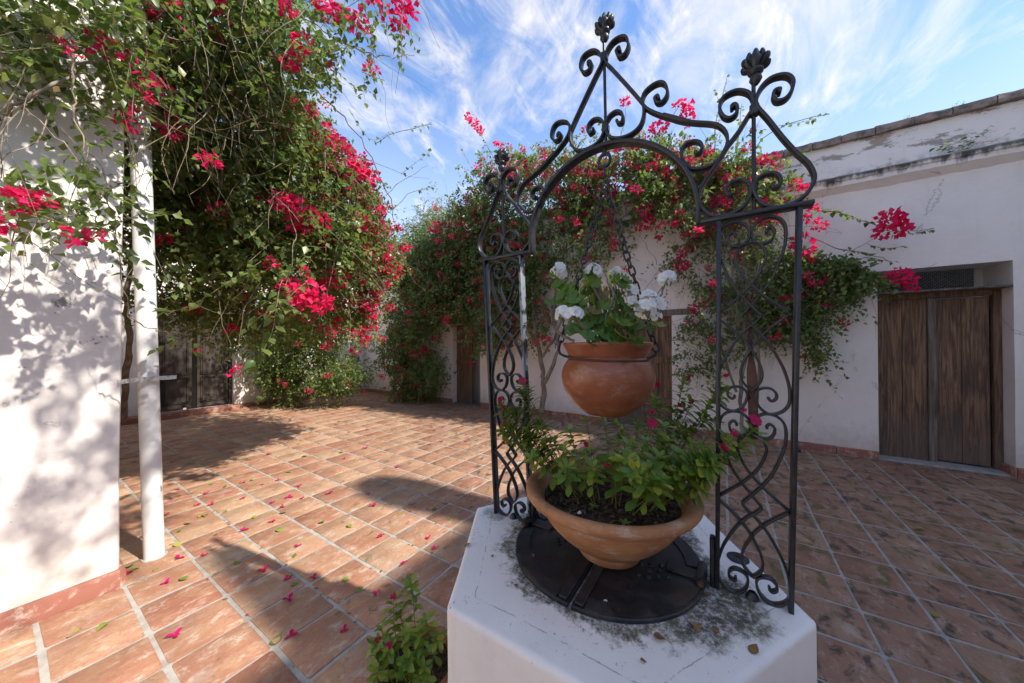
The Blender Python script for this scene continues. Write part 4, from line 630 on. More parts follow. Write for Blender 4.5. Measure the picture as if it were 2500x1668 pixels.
# ---------------- white pole with strap ----------------
pole=empty('white_pole',(.60,3.40,0),'tall white painted metal pole standing beside the corner of the left building','pole')
bm=bmesh.new(); tube(bm,[Vector((.607,3.405,0))+Vector((-.0225,.0215,1))*z for z in (0,.4,.9,1.4,2,2.6,3.2,3.9)],.0535,28); bmobj('shaft',bm,m_pole,pole,ang=60)
bm=bmesh.new(); lathe(bm,[(.068,-.004),(.066,.003),(.058,.005),(.054,.005)],(.607,3.405,.0045),20,.05); bmobj('cement_collar',bm,m_grout,pole)
st=bmesh.new(); 
SP=[(.405,3.175,1.268),(.47,3.262,1.268),(.545,3.335,1.266),(.60,3.345,1.266),(.70,3.335,1.268)]
rows=[[st.verts.new(Vector(p)+Vector(o)) for o in ((0,0,-.014),(0,0,.014),(.004,.006,.014),(.004,.006,-.014))] for p in SP]
for a,b in zip(rows,rows[1:]):
    for k in range(4): st.faces.new((a[k],b[k],b[(k+1)%4],a[(k+1)%4]))
st.faces.new(rows[0]); st.faces.new(rows[-1]); bmobj('strap',st,m_zinc,pole,ang=30)

# ---------------- well ----------------
WC=Vector((1.28,.41,0)); WT=.70
def mat_well():
    s=NT('whitewashed_well'); p=s.pos
    n1=s.noise(p,4,6,.6); n2=s.noise(p,26,5,.65); n3=s.noise(p,110,3,.6)
    c=s.mix(s.ramp(n1,.3,.7),(.88,.81,.745),(.81,.745,.69))
    v=s.N.new('ShaderNodeVectorMath'); v.operation='SUBTRACT'; s.L.new(p,v.inputs[0]); v.inputs[1].default_value=tuple(WC)+()
    q=s.sep(v.outputs[0]); rad=s.math('SQRT',s.math('ADD',s.math('MULTIPLY',q[0],q[0]),s.math('MULTIPLY',q[1],q[1])))
    top=s.ramp(s.sep(p)[2],.665,.69)
    ang=s.noise(s.mapp(p,(1,1,1)),5,6,.75)
    rim=s.ramp(s.math('ADD',s.math('SUBTRACT',rad,.335),s.math('MULTIPLY',s.math('SUBTRACT',ang,.44),-.42)),.055,.0)
    rim=s.math('MULTIPLY',rim,s.ramp(n2,.25,.5,.5,1))
    # damp corner near the right foot of the arch
    def blob(cx,cy,r):
        a=s.math('SUBTRACT',s.sep(p)[0],cx); b=s.math('SUBTRACT',s.sep(p)[1],cy)
        return s.ramp(s.math('ADD',s.math('SQRT',s.math('ADD',s.math('MULTIPLY',a,a),s.math('MULTIPLY',b,b))),s.math('MULTIPLY',s.math('SUBTRACT',ang,.5),-.30)),r*.85,r*.45)
    b1=blob(1.235,.02,.16); b2=blob(1.10,.10,.15); b3=blob(1.25,.76,.08); b4=blob(1.27,.93,.07)
    b5=blob(1.05,.62,.10); b1=s.math('MAXIMUM',b1,s.math('MULTIPLY',b5,.85)); b6=blob(1.0,.24,.06); b1=s.math('MAXIMUM',b1,s.math('MULTIPLY',b6,.5))
    m=s.math('MAXIMUM',s.math('MAXIMUM',b1,b2),s.math('MAXIMUM',s.math('MULTIPLY',b3,.8),s.math('MULTIPLY',b4,.6)))
    m=s.math('MULTIPLY',s.math('MULTIPLY',s.math('MAXIMUM',rim,m),s.ramp(s.noise(p,45,6,.8),.34,.56,.25,1)),top)
    moss=s.mix(s.ramp(s.noise(p,18,4,.6),.4,.65),(.035,.030,.022),(.11,.10,.045))
    c=s.mix(s.math('MULTIPLY',m,.93),c,moss)
    # black flecks and thin lichen
    fl=s.noise(p,75,6,.75); dens=s.noise(p,6,4,.6)
    fm=s.math('MULTIPLY',s.ramp(s.math('ADD',fl,s.math('MULTIPLY',dens,.35)),.80,.86),top)
    c=s.mix(s.math('MULTIPLY',fm,.75),c,(.10,.10,.11))
    # drips of dirt on the sides
    ds=s.noise(s.mapp(p,(6,6,1.2)),3,5,.7); c=s.mix(s.math('MULTIPLY',s.ramp(ds,.55,.75),.18),c,(.50,.44,.40))
    # hexagonal hairline crack inside the rim
    hm=None
    for k in range(3):
        a=R(60*k); e=s.math('ABSOLUTE',s.math('ADD',s.math('MULTIPLY',q[0],math.cos(a)),s.math('MULTIPLY',q[1],math.sin(a)))); hm=e if hm is None else s.math('MAXIMUM',hm,e)
    hd=s.math('ABSOLUTE',s.math('SUBTRACT',s.math('ADD',hm,s.math('MULTIPLY',s.math('SUBTRACT',s.noise(p,12,5,.7),.5),.02)),.455))
    hk=s.math('MULTIPLY',s.math('MULTIPLY',s.ramp(hd,.0022,.0005),s.ramp(n2,.42,.55)),top); c=s.mix(s.math('MULTIPLY',hk,.6),c,(.2,.19,.18))
    h=s.math('ADD',s.math('ADD',n1,s.math('MULTIPLY',n2,.35)),s.math('SUBTRACT',s.math('MULTIPLY',n3,.15),s.math('MULTIPLY',hk,.6)))
    return s.done(s.pbsdf(c,.85,s.bump(h,.4,.008),.25))
well=empty('stone_well',tuple(WC),'whitewashed hexagonal well carrying the black iron arch','well')
bm=bmesh.new(); vs=[bm.verts.new(WC+Vector((.622*math.cos(R(30+60*k)),.622*math.sin(R(30+60*k)),WT))) for k in range(6)]
f=bm.faces.new(vs); r=bmesh.ops.extrude_face_region(bm,geom=[f]); 
for v in r['geom']:
    if isinstance(v,bmesh.types.BMVert): v.co.z=-.02
# work out bevel on the top ring and corners
es=[e for e in bm.edges if (e.verts[0].co.z>.5 or e.verts[1].co.z>.5)]
bmesh.ops.bevel(bm,geom=es,offset=.020,segments=4,affect='EDGES',profile=.6)
tf_=[f for f in bm.faces if f.normal.z>.95 or f.normal.z<-.95]
bmesh.ops.triangulate(bm,faces=[f for f in bm.faces if len(f.verts)>4])
bmesh.ops.subdivide_edges(bm,edges=[e for e in bm.edges if e.calc_length()>.12],cuts=3,use_grid_fill=True)
for v in bm.verts:
    nz=.0025*noise2(v.co.x*6,v.co.y*6,v.co.z*4+.4)
    d=Vector((v.co.x-WC.x,v.co.y-WC.y,0)); 
    if d.length>.4 and v.co.z<WT-.001: v.co+=d.normalized()*nz*1.4
    v.co.z+=nz if v.co.z>.5 else 0
wm=bmobj('curb',bm,mat_well(),well,ang=40)
# iron cover: two hinged half discs
def mat_cover():
    s=NT('cast_cover'); p=s.pos; n=s.noise(p,14,7,.7); n2=s.noise(p,70,4,.7); n3=s.noise(p,4,4,.6)
    c=s.mix(s.ramp(n,.4,.7),(.016,.016,.018),(.040,.038,.036)); c=s.mix(s.math('MULTIPLY',s.ramp(n3,.52,.7),.6),c,(.085,.065,.045)); c=s.mix(s.math('MULTIPLY',s.ramp(n2,.66,.74),.5),c,(.25,.24,.23))
    return s.done(s.pbsdf(c,s.ramp(n,.3,.7,.38,.7),s.bump(s.math('ADD',n,s.math('MULTIPLY',n2,.5)),.5,.003),.45))
m_cover=mat_cover()
cov=empty('well_cover',(1.28,.41,WT),'round black iron lid of two hinged halves covering the well','well cover')
CC=Vector((1.275,.405,0)); CR=.335
def half(sgn):
    # the lid splits along x (the gap runs straight across under the bowl)
    bm=bmesh.new(); n=36
    def ring(r0,z): return [bm.verts.new(CC+Vector((r0*math.sin(t)*1.0,sgn*(.006+abs(r0*math.cos(t))),z))) for t in [(-math.pi/2+math.pi*k/n) for k in range(n+1)]]
    a=ring(CR,WT-.004); b=ring(CR,WT+.009); c=ring(CR-.004,WT+.012)
    for p,q in ((a,b),(b,c)):
        for k in range(n): bm.faces.new((p[k],p[k+1],q[k+1],q[k]))
        bm.faces.new((p[0],q[0],q[-1],p[-1]))
    bm.faces.new(c)
    return bmobj('lid_half',bm,m_cover,cov,ang=30)
GA=math.atan2(CC.y-.20,.0)  # kept for reference
for sg in (1,-1): half(sg)
# raised rim strips, slot straps, hinges, rivets
def arcstrip(name,r0,r1,a0,a1,z0,z1,mat=m_cover):
    bm=bmesh.new(); n=26; rows=[]
    for k in range(n+1):
        t=R(a0+(a1-a0)*k/n); c,s_=math.cos(t),math.sin(t)
        rows.append([bm.verts.new((CC.x+r*c,CC.y+r*s_,z)) for r,z in ((r0,z0),(r0,z1),(r1,z1),(r1,z0))])
    for a,b in zip(rows,rows[1:]):
        for k in range(4): bm.faces.new((a[k],b[k],b[(k+1)%4],a[(k+1)%4]))
    bm.faces.new(rows[0]); bm.faces.new(rows[-1]); return bmobj(name,bm,mat,cov,ang=30)
arcstrip('rim_strip',.285,.332,98,172,WT+.012,WT+.018); arcstrip('rim_strip',.285,.332,188,262,WT+.012,WT+.018)
arcstrip('rim_strip',.285,.332,-80,-8,WT+.012,WT+.018); arcstrip('rim_strip',.285,.332,8,80,WT+.012,WT+.018)
for sg in (1,-1):
    bm=bmesh.new(); y0,y1=(.012,.040) if sg>0 else (-.040,-.012); box(bm,CC.x-.325,CC.x+.325,CC.y+y0,CC.y+y1,WT+.013,WT+.021,.002); bmobj('slot_strap',bm,m_cover,cov)
for sg,yy in ((1,.735),(-1,.075)):
    bm=bmesh.new(); tube(bm,[(1.235,yy,WT+.028),(1.335,yy,WT+.028)],.016,12); hg=bmobj('hinge',bm,m_iron,cov)
    bm=bmesh.new(); tube(bm,[(1.222,yy,WT+.028),(1.348,yy,WT+.028)],.008,10); bmobj('pin',bm,m_rust,hg)
    bm=bmesh.new(); y0,y1=sorted((yy,yy-sg*.11)); box(bm,1.26,1.31,y0,y1,WT+.013,WT+.023,.003); bmobj('hinge_strap',bm,m_cover,cov)
for k,(dx,dy) in enumerate([(-.03,-.145),(-.015,-.175),(-.05,-.175),(-.03,-.205),(.0,-.205),(-.065,-.205),(-.05,-.235),(-.09,-.15),(-.085,-.18)]):
    bm=bmesh.new(); lathe(bm,[(.0095,0),(.009,.004),(.005,.0075),(.001,.0085)],(CC.x+dx,CC.y+dy,WT+.0125),10); bmobj('rivet',bm,m_cover,cov)
for k,(dx,dy) in enumerate([(-.045,.17),(-.06,.16),(-.075,.15),(-.04,.14)]):
    bm=bmesh.new(); lathe(bm,[(.006,0),(.005,.0015),(.0,.0017)],(CC.x+dx,CC.y+dy,WT+.0125),8); bmobj('drain_hole_disc',bm,m_dark,cov)  # flat dark discs stand in for the shade in small openings
# small round plate with a keyhole on the curb
lk=empty('lock_plate',(DATA['lock'][0],DATA['lock'][1],WT),'small round black plate with a pale slot in the well top behind the right panel','lock plate')
bm=bmesh.new(); lathe(bm,[(.036,0.001),(.0355,.004),(.033,.0055)],(*DATA['lock'],WT),24,0,False,True); bmobj('plate',bm,m_cover,lk)
bm=bmesh.new(); box(bm,-.012,.012,-.003,.003,0,.002,0,Matrix.Translation((*DATA['lock'],WT+.006))@Matrix.Rotation(R(60),4,'Z')); bmobj('slot',bm,m_chip,lk)

# ---------------- iron arch ----------------
YC=.383; LEAN=.05; X0=1.29
def ax(z): return X0-LEAN*(z-.7)
arch=empty('iron_arch',(X0,YC,WT),'black wrought iron arch with scrollwork panels standing on the well','iron arch')
def strap(bm,pts,w,dep,dx=0,close=False):
    """pts [(y,z)] in the arch plane; w in-plane thickness, dep depth along x"""
    P=[Vector((p[0],p[1])) for p in pts]; rows=[]
    for i,p in enumerate(P):
        t=(P[min(i+1,len(P)-1)]-P[max(i-1,0)]); 
        if t.length<1e-6: t=Vector((0,1))
        t.normalize(); n=Vector((-t.y,t.x))*w/2
        x=ax(p.y)+dx; ch=min(w*.28,.002)
        rr=[]
        for s1,s2 in ((-1,-1),(-1,1),(1,1),(1,-1)):
            rr.append(bm.verts.new((x+s2*dep/2,p.x+n.x*s1,p.y+n.y*s1)))
        rows.append(rr)
    for a,b in zip(rows,rows[1:]):
        for k in range(4): bm.faces.new((a[k],b[k],b[(k+1)%4],a[(k+1)%4]))
    bm.faces.new(rows[0]); bm.faces.new(list(reversed(rows[-1])))
    bmesh.ops.recalc_face_normals(bm,faces=bm.faces)
    es=[e for e in bm.edges if len(e.link_faces)==2 and e.calc_face_angle(0)>1.2]
    bmesh.ops.bevel(bm,geom=es,offset=min(.0016,w*.25),segments=1,affect='EDGES')
def sm2(P,sub=5): return [(v.x,v.y) for v in catmull([(p[0],p[1],0) for p in P],sub)]
def st_obj(name,pts,w,dep,mat=m_iron,parent=None,dx=0,smoothc=True,par=None):
    bm=bmesh.new(); strap(bm,sm2(pts) if smoothc else pts,w,dep,dx); return bmobj(name,bm,mat,parent or arch,ang=50)
mir=lambda P:[(2*YC-p[0],p[1]) for p in P]
# posts, rails, arch bar
for pc in (-.062,2*YC+.062):
    for sgn in (-1,1):
        y=pc+sgn*.093; inner=(abs(y-YC)<.4)
        spl=.012*(1 if y>YC else -1)*.0
        st_obj('post',[(y-(.0),.70),(y+((y-YC)*.018),1.29),(y+((y-YC)*.036),1.881)],.0125,.036,m_ironp if (inner and pc>YC) else m_iron,smoothc=False)
ra=[(.078,1.8885),(-.205,1.8885)]
st_obj('shelf_rail',ra,.013,.040,smoothc=False); st_obj('shelf_rail',mir(ra),.013,.040,smoothc=False)
ab=[(YC+.3085*math.cos(R(a)),1.925+.3035*math.sin(R(a))) for a in range(0,181,6)]
ab=[(ab[0][0],1.8825)]+ab+[(ab[-1][0],1.8825)]
st_obj('arch_bar',ab,.0135,.042,smoothc=False)
SW,SD=.0088,.028
for q,dx in ((IRON['triL'],.001),(IRON['triR'],-.001)):
    st_obj('scroll',q,SW,SD,dx=dx); st_obj('scroll',mir(q),SW,SD,dx=dx)
c=IRON['cenR']; st_obj('scroll',c,SW,SD,dx=.001); st_obj('scroll',[(2*.3705-p[0],p[1]) for p in c],SW,SD,dx=-.001)
st_obj('scroll',IRON['sh'],SW,SD,dx=.0015); st_obj('scroll',[(2*.3735-p[0],p[1]) for p in IRON['sh']],SW,SD,dx=.0015)
def rod(y,z0,z1):
    bm=bmesh.new(); tube(bm,[(ax(z),y,z) for z in (z0,(z0+z1)/2,z1)],.0055,8); bmobj('rod',bm,m_iron,arch)
rod(-.071,1.895,2.275); rod(2*YC+.068,1.895,2.275); rod(.3695,2.232,2.61)
for y,z in ((-.0725,2.19),(2*YC+.068,2.19),(.3695,2.545),(-.068,1.965),(2*YC+.068,1.965),(.3695,2.29)):
    bm=bmesh.new(); box(bm,ax(z)-.014,ax(z)+.014,y-.012,y+.012,z-.016,z+.016,.004); bmobj('collar',bm,m_iron,arch)
def finial(y,z0,h=.095):
    """cast palmette: neck bulbs and seven fluted lobes that fan out"""
    x=ax(z0); fo=empty_part('finial',(x,y,z0),arch)
    bm=bmesh.new(); lathe(bm,[(.006,-.006),(.011,.0),(.0165,.010),(.014,.020),(.010,.025)],(x,y,z0),14); 
    lathe(bm,[(.010,.022),(.019,.029),(.021,.036),(.014,.043)],(x,y,z0),14)
    lathe(bm,[(.004,.035),(.013,.05),(.018,.066),(.013,.085),(.004,.094)],(x,y,z0),12)
    ends={0:(0,.100),1:(.0155,.094),2:(.0265,.079),3:(.0285,.056)}
    for i in range(-3,4):
        ey,ez=ends[abs(i)]; sg=1 if i>0 else -1; p0=Vector((0,.036)); p1=Vector((ey*1.25,.036+(ez-.036)*.55)); p2=Vector((ey,ez)); pts=[]
        for k in range(7):
            t=k/6; q=p0*(1-t)**2+p1*2*t*(1-t)+p2*t*t; pts.append(Vector((x+(.004 if i%2 else -.003)*math.sin(t*3),y+sg*q.x,z0+q.y)))
        n=8; rings=[]
        for k,p in enumerate(pts):
            t=k/6; r=.0040+.0048*math.sin(min(1,t*1.1)*math.pi*.62)
            if k==6: r*=.55
            tt=(pts[min(k+1,6)]-pts[max(k-1,0)]).normalized(); sd=Vector((1,0,0)).cross(tt)
            rings.append([bm.verts.new(p+(Vector((1,0,0))*math.cos(q)*1.5+sd*math.sin(q))*r) for q in [2*math.pi*j/n for j in range(n)]])
        for a_,b_ in zip(rings,rings[1:]):
            for j in range(n): bm.faces.new((a_[j],a_[(j+1)%n],b_[(j+1)%n],b_[j]))
        bm.faces.new(rings[-1])
    bmobj_into(fo,bm,m_iron)
def empty_part(name,loc,parent): return (name,loc,parent)
def bmobj_into(spec,bm,mat): return bmobj(spec[0],bm,mat,spec[2],ang=60)
finial(-.0762,2.268); finial(2*YC+.069,2.268); finial(.3673,2.602)
# panels: two stacked modules per side
py,hw=IRON['post']; zt,zb=IRON['mz']; MH=zt-zb
def mod(P,zo,pc,flip): return [(pc+(-u if flip else u)*(.090)*1.0, zo-v*MH) for u,v in P]
m1=IRON['m1']; m3=IRON['m3']; m4=IRON['m4']
m3f=m3+[(-u,v) for u,v in reversed(m3[:-1])]; m3f[0]=(1.0,m3f[0][1]); m3f[-1]=(-1.0,m3f[-1][1])
m4a=[(1.0,m4[0][1])]+m4[1:-1]+[(0.0,m4[-1][1]+.003)]
for pc in (-.062,2*YC+.062):
    for zo in (zt,zt-MH):
        for fl in (False,True):
            st_obj('scroll',mod(m1,zo,pc,fl),.0067,.022,dx=.0012 if fl else -.0012)
            st_obj('scroll',mod(m4a,zo,pc,fl),.0067,.022,dx=.0024 if fl else -.0024)
        st_obj('heart_scroll',mod(m3f,zo,pc,False),.0067,.0215,dx=.0004)
    bm=bmesh.new(); lathe(bm,[(.020,-.004),(.016,.012),(.009,.02)],(X0,pc,.70),8); bmobj('foot',bm,m_iron,arch)
# stiffener at the foot of the inner right post
bm=bmesh.new(); box(bm,1.272,1.308,.036,.052,.695,.86,.004); bmobj('hinge_plate',bm,m_iron,arch)
bm=bmesh.new(); box(bm,1.272,1.308,.714,.728,.695,.80,.004); bmobj('hinge_plate',bm,m_iron,arch)
bm=bmesh.new(); tube(bm,[(1.275,-.178,1.19),(1.275,-.166,1.19)],.011,10); bmobj('bolt_head',bm,m_iron,arch)
# hook eye under the arch
zr=2.178
bm=bmesh.new(); tube(bm,[Vector((ax(zr),.3758+.021*math.sin(a),zr+.024*math.cos(a))) for a in [2*math.pi*k/20 for k in range(21)]],.0062,8,False); bmobj('eye_ring',bm,m_iron,arch)
bm=bmesh.new(); tube(bm,[(ax(2.2),.3758,2.195),(ax(2.2),.3758,2.226)],.007,8); bmobj('eye_stem',bm,m_iron,arch)
# rusty flat bar wired to the right panel
rb=empty('rusty_bar',(1.262,-.062,1.2),'rusty iron strap with a pointed top and two holes fixed to the right scroll panel','iron strap')
RP=[(.0085,1.655),(.010,1.55),(.012,1.49),(.0135,1.455),(.023,1.42),(.026,1.39),(.025,1.34),(.024,1.28),(.022,1.22),(.016,1.205)]
bm=bmesh.new(); rows=[]
for k,(wd,z) in enumerate(RP):
    yc=-.057-.012*(1.655-z)/.45; x=1.264-.03*(z-1.2)
    rows.append([bm.verts.new((x+d,yc+s*wd/2*(1+rnd.uniform(-.05,.05)),z)) for d,s in ((-.003,-1),(.003,-1),(.003,1),(-.003,1))])
for a,b in zip(rows,rows[1:]):
    for k in range(4): bm.faces.new((a[k],b[k],b[(k+1)%4],a[(k+1)%4]))
bm.faces.new(rows[0]); bm.faces.new(rows[-1]); bmobj('bar',bm,m_rust,rb,ang=30)
for dy in (-.0065,.0075):
    bm=bmesh.new(); z=1.332; tube(bm,[(1.2545,-.066+dy,z),(1.2562,-.066+dy,z)],.0028,8); bmobj('dark_hole_disc',bm,m_dark,rb)  # black discs stand in for the shade inside the holes

# ---------------- hanging pot, chains ----------------
PC=(1.244,.379); PB=1.238
pot=empty('hanging_pot',(PC[0],PC[1],PB),'round terracotta pot hanging on chains from the centre of the iron arch','plant pot')
def mat_pot(name,c1,c2,c3,rough=.5,rings=0):
    s=NT(name); n=s.noise(s.pos,7,5,.6); n2=s.noise(s.mapp(s.pos,(6,6,30)),3,5,.6); n3=s.noise(s.pos,90,3,.6)
    c=s.mix(s.ramp(n,.35,.7),c1,c2); c=s.mix(s.math('MULTIPLY',s.ramp(n2,.5,.75),.4),c,c3)
    lb=s.noise(s.mapp(s.pos,(1,1,2.5),(3,1,2)),9,7,.75); c=s.mix(s.math('MULTIPLY',s.ramp(lb,.50,.66),.62 if rings else .3),c,(.55,.42,.31)); dkn=s.noise(s.mapp(s.pos,(5,5,1)),3,6,.7); c=s.mix(s.math('MULTIPLY',s.ramp(dkn,.52,.72),.45),c,tuple(x*.45 for x in c2))
    sp=s.voro(s.pos,55); c=s.mix(s.math('MULTIPLY',s.ramp(sp,.09,.04),.5),c,(.62,.52,.42))
    h=s.math('ADD',n,s.math('ADD',s.math('MULTIPLY',n3,.2),s.math('MULTIPLY',n2,.5 if rings else .15)))
    return s.done(s.pbsdf(c,rough,s.bump(h,.3,.003),.4))
m_pot=mat_pot('glazed_terracotta',(.29,.095,.042),(.23,.07,.034),(.17,.075,.045),.28)
m_bowl=mat_pot('rough_terracotta',(.43,.195,.08),(.36,.15,.06),(.48,.28,.15),.7,1)
PF=[(.0,.0),(.07,.001),(.088,.008),(.125,.04),(.155,.085),(.169,.13),(.166,.165),(.150,.197),(.141,.207),(.139,.212),(.146,.225),(.158,.248),(.163,.258),(.1635,.264),(.159,.267),(.152,.262),(.143,.24),(.13,.215)]
bm=bmesh.new(); P3=[(v.x,v.y) for v in catmull([(r,z,0) for r,z in PF],3)]; P3[0]=(.001,0)
lathe(bm,P3,(PC[0],PC[1],PB),56,.004); bmobj('body',bm,m_pot,pot,ang=50)
bm=bmesh.new(); lathe(bm,[(.141,0),(.08,.008),(.001,.012)],(PC[0],PC[1],PB+.235),24); bmobj('soil',bm,m_soil,pot)
ch=empty('hanging_chain',(ax(2.2),.3758,2.15),'black chain with a wire hoop holding the terracotta pot under the arch','chain')
HZ=PB+.208
def hoop_pt(a): return Vector((PC[0]+.146*math.cos(a),PC[1]+.146*math.sin(a),HZ+.006*math.sin(a+.5)))
bm=bmesh.new(); tube(bm,[hoop_pt(2*math.pi*k/48) for k in range(49)],.0042,8,False); bmobj('wire_hoop',bm,m_rust,ch)
lm=bpy.data.meshes.new('chain_link'); bm=bmesh.new(); ll,lw,lr=.0185,.0098,.0034; pts=[]
for k in range(20):
    a=2*math.pi*k/20; pts.append(Vector((lw*math.cos(a),0,(ll-lw)*(1 if math.sin(a)>=0 else -1)+lw*math.sin(a))))
pts.append(pts[0]); tube(bm,pts,lr,6,False); bmesh.ops.recalc_face_normals(bm,faces=bm.faces); bm.to_mesh(lm); bm.free(); smooth(lm); lm.materials.append(m_iron)
def chain(A,B,sag=.0):
    A=Vector(A);B=Vector(B); L_=(B-A).length; n=int(L_/.0295); d=(B-A).normalized(); q=d.to_track_quat('Z','X')
    for k in range(n):
        p=A+(B-A)*((k+.5)/n); p+=Vector((rnd.uniform(-.0008,.0008),rnd.uniform(-.0008,.0008),0))
        m=Matrix.Translation(p-wloc(ch))@q.to_matrix().to_4x4()@Matrix.Rotation(R(90*(k%2)+rnd.uniform(-18,18)),4,'Z')
        link('chain_link',lm,None,ch,mw=m)
topc=Vector((ax(2.15)-.002,.3755,2.154)); jn=Vector((ax(2.07)-.002,.3755,2.066))
chain(topc,jn)
ear=[]
for a,zz_ in ((math.radians(-62),0),(math.radians(118),0)):
    p=hoop_pt(a); o=Vector((math.cos(a),math.sin(a),0)); e=p+o*.035+Vector((0,0,.03)); ear.append(e)
    bm=bmesh.new(); tube(bm,[p-o*.004,p+o*.012+Vector((0,0,.004)),p+o*.028+Vector((0,0,.012)),e],.005,8); bmobj('hook',bm,m_iron,ch)
    chain(jn+o*.006,e)

# ---------------- big bowl ----------------
BC=(1.26,.378)
bowl=empty('terracotta_bowl',(BC[0],BC[1],WT+.02),'wide terracotta bowl full of periwinkle standing on the black well lid','plant pot')
BF=[(.001,.0),(.100,.0),(.112,.004),(.120,.018),(.126,.032),(.132,.038),(.165,.062),(.205,.098),(.238,.138),(.255,.170),(.266,.190),(.284,.200),(.302,.210),(.313,.224),(.314,.238),(.305,.247),(.290,.247),(.276,.240),(.264,.228),(.250,.205),(.24,.19)]
bm=bmesh.new(); P3=[(v.x,v.y) for v in catmull([(r,z,0) for r,z in BF],3)]
lathe(bm,P3,(BC[0],BC[1],WT+.019),72,.006); bmobj('body',bm,m_bowl,bowl,ang=50)
def soil_disc(c,r,z,parent,nchip=500,chip=.012,seed=1):
    g=random.Random(seed); bm=bmesh.new(); n=30; rings=[]
    for i in range(9):
        rr=r*i/8; rings.append([bm.verts.new((c[0]+rr*math.cos(2*math.pi*k/n),c[1]+rr*math.sin(2*math.pi*k/n),z+.012*(1-(i/8)**2)+g.uniform(-.004,.004))) for k in range(n)] if i else [bm.verts.new((c[0],c[1],z+.012))])
    for k in range(n): bm.faces.new((rings[0][0],rings[1][k],rings[1][(k+1)%n]))
    for i in range(1,8):
        for k in range(n): bm.faces.new((rings[i][k],rings[i][(k+1)%n],rings[i+1][(k+1)%n],rings[i+1][k]))
    bmobj('soil',bm,m_soil,parent,ang=80)
    V=[];F=[]
    for i in range(nchip):
        a=g.uniform(0,6.283); rr=r*.96*math.sqrt(g.random()); p=Vector((c[0]+rr*math.cos(a),c[1]+rr*math.sin(a),z+.013*(1-(rr/r)**2)+.002))
        q=Quaternion(Vector((g.uniform(-1,1),g.uniform(-1,1),g.uniform(-1,1))).normalized(),g.uniform(0,1.0)); s_=chip*g.uniform(.4,1.3)
        q=Quaternion((0,0,1),g.uniform(0,6.28))@q
        b=len(V); V+=[tuple(p+q@Vector(v)*s_) for v in ((-1,-.28,0),(1,-.2,.15),(.9,.3,.1),(-.8,.25,-.05),(0,0,.45))]; F+=[(b,b+1,b+4),(b+1,b+2,b+4),(b+2,b+3,b+4),(b+3,b,b+4)]
    o=npmesh('mulch',V,F,m_chip,parent); tag(o,kind='stuff')
soil_disc(BC,.252,WT+.019+.196,bowl,900,.012)
SPC=(.90,1.03)
sp=empty('small_pot',(SPC[0],SPC[1],0),'small terracotta pot with a leafy plant on the floor against the well','plant pot')
bm=bmesh.new(); lathe(bm,[(.001,.004),(.10,.004),(.115,.03),(.142,.20),(.145,.235),(.158,.240),(.160,.268),(.150,.272),(.140,.262),(.135,.22)],(SPC[0],SPC[1],.0),40,.004); bmobj('body',bm,m_pot,sp)
soil_disc(SPC,.137,.228,sp,260,.010,4)

# ---------------- leaf machinery ----------------
def T_leaf(kind):
    if kind=='simple': # 5 verts
        V=[(0,0,0),(.36,.34,.07),(0,.48,-.01),(-.36,.34,.07),(0,1,-.10)]; F=[(0,1,2),(0,2,3),(1,4,2),(2,4,3)]
    elif kind=='bract':
        V=[(0,0,0),(.40,.42,.10),(0,.5,.0),(-.40,.42,.10),(0,1,.05)]; F=[(0,1,2),(0,2,3),(1,4,2),(2,4,3)]
    return np.array(V,dtype=np.float32),np.array(F,dtype=np.int32)
def norm(a): return a/np.maximum(np.linalg.norm(a,axis=-1,keepdims=True),1e-9)
def place(T,P,D,Nn,S,W=None):
    """instances of template T: origin P, +Y->D, +Z~Nn"""
    V,F=T; D=norm(D); X=norm(np.cross(D,Nn)); Zz=np.cross(X,D)
    if W is None: W=np.ones(len(P))
    v=V[None,:,:]*S[:,None,None]
    co=P[:,None,:]+ (v[:,:,0:1]*W[:,None,None])*X[:,None,:]+v[:,:,1:2]*D[:,None,:]+v[:,:,2:3]*Zz[:,None,:]
    n=len(P); k=len(V); f=(F[None]+ (np.arange(n)*k)[:,None,None]).reshape(-1,3)
    return co.reshape(-1,3),f
def tint(n,k,g=None):
    r=rng.random(n); c=np.repeat(r,k); return np.c_[c,c,c]
def in_poly(pts,poly):
    x,y=pts[:,0],pts[:,1]; inside=np.zeros(len(pts),bool); j=len(poly)-1
    for i in range(len(poly)):
        xi,yi=poly[i]; xj,yj=poly[j]
        c=((yi>y)!=(yj>y))&(x<(xj-xi)*(y-yi)/(yj-yi+1e-12)+xi); inside^=c; j=i
    return inside
def sample_poly(poly,n):
    poly=np.array(poly); lo,hi=poly.min(0),poly.max(0); out=np.zeros((0,2))
    while len(out)<n:
        p=lo+(hi-lo)*rng.random((n*3,2)); out=np.vstack([out,p[in_poly(p,poly)]])
    return out[:n]
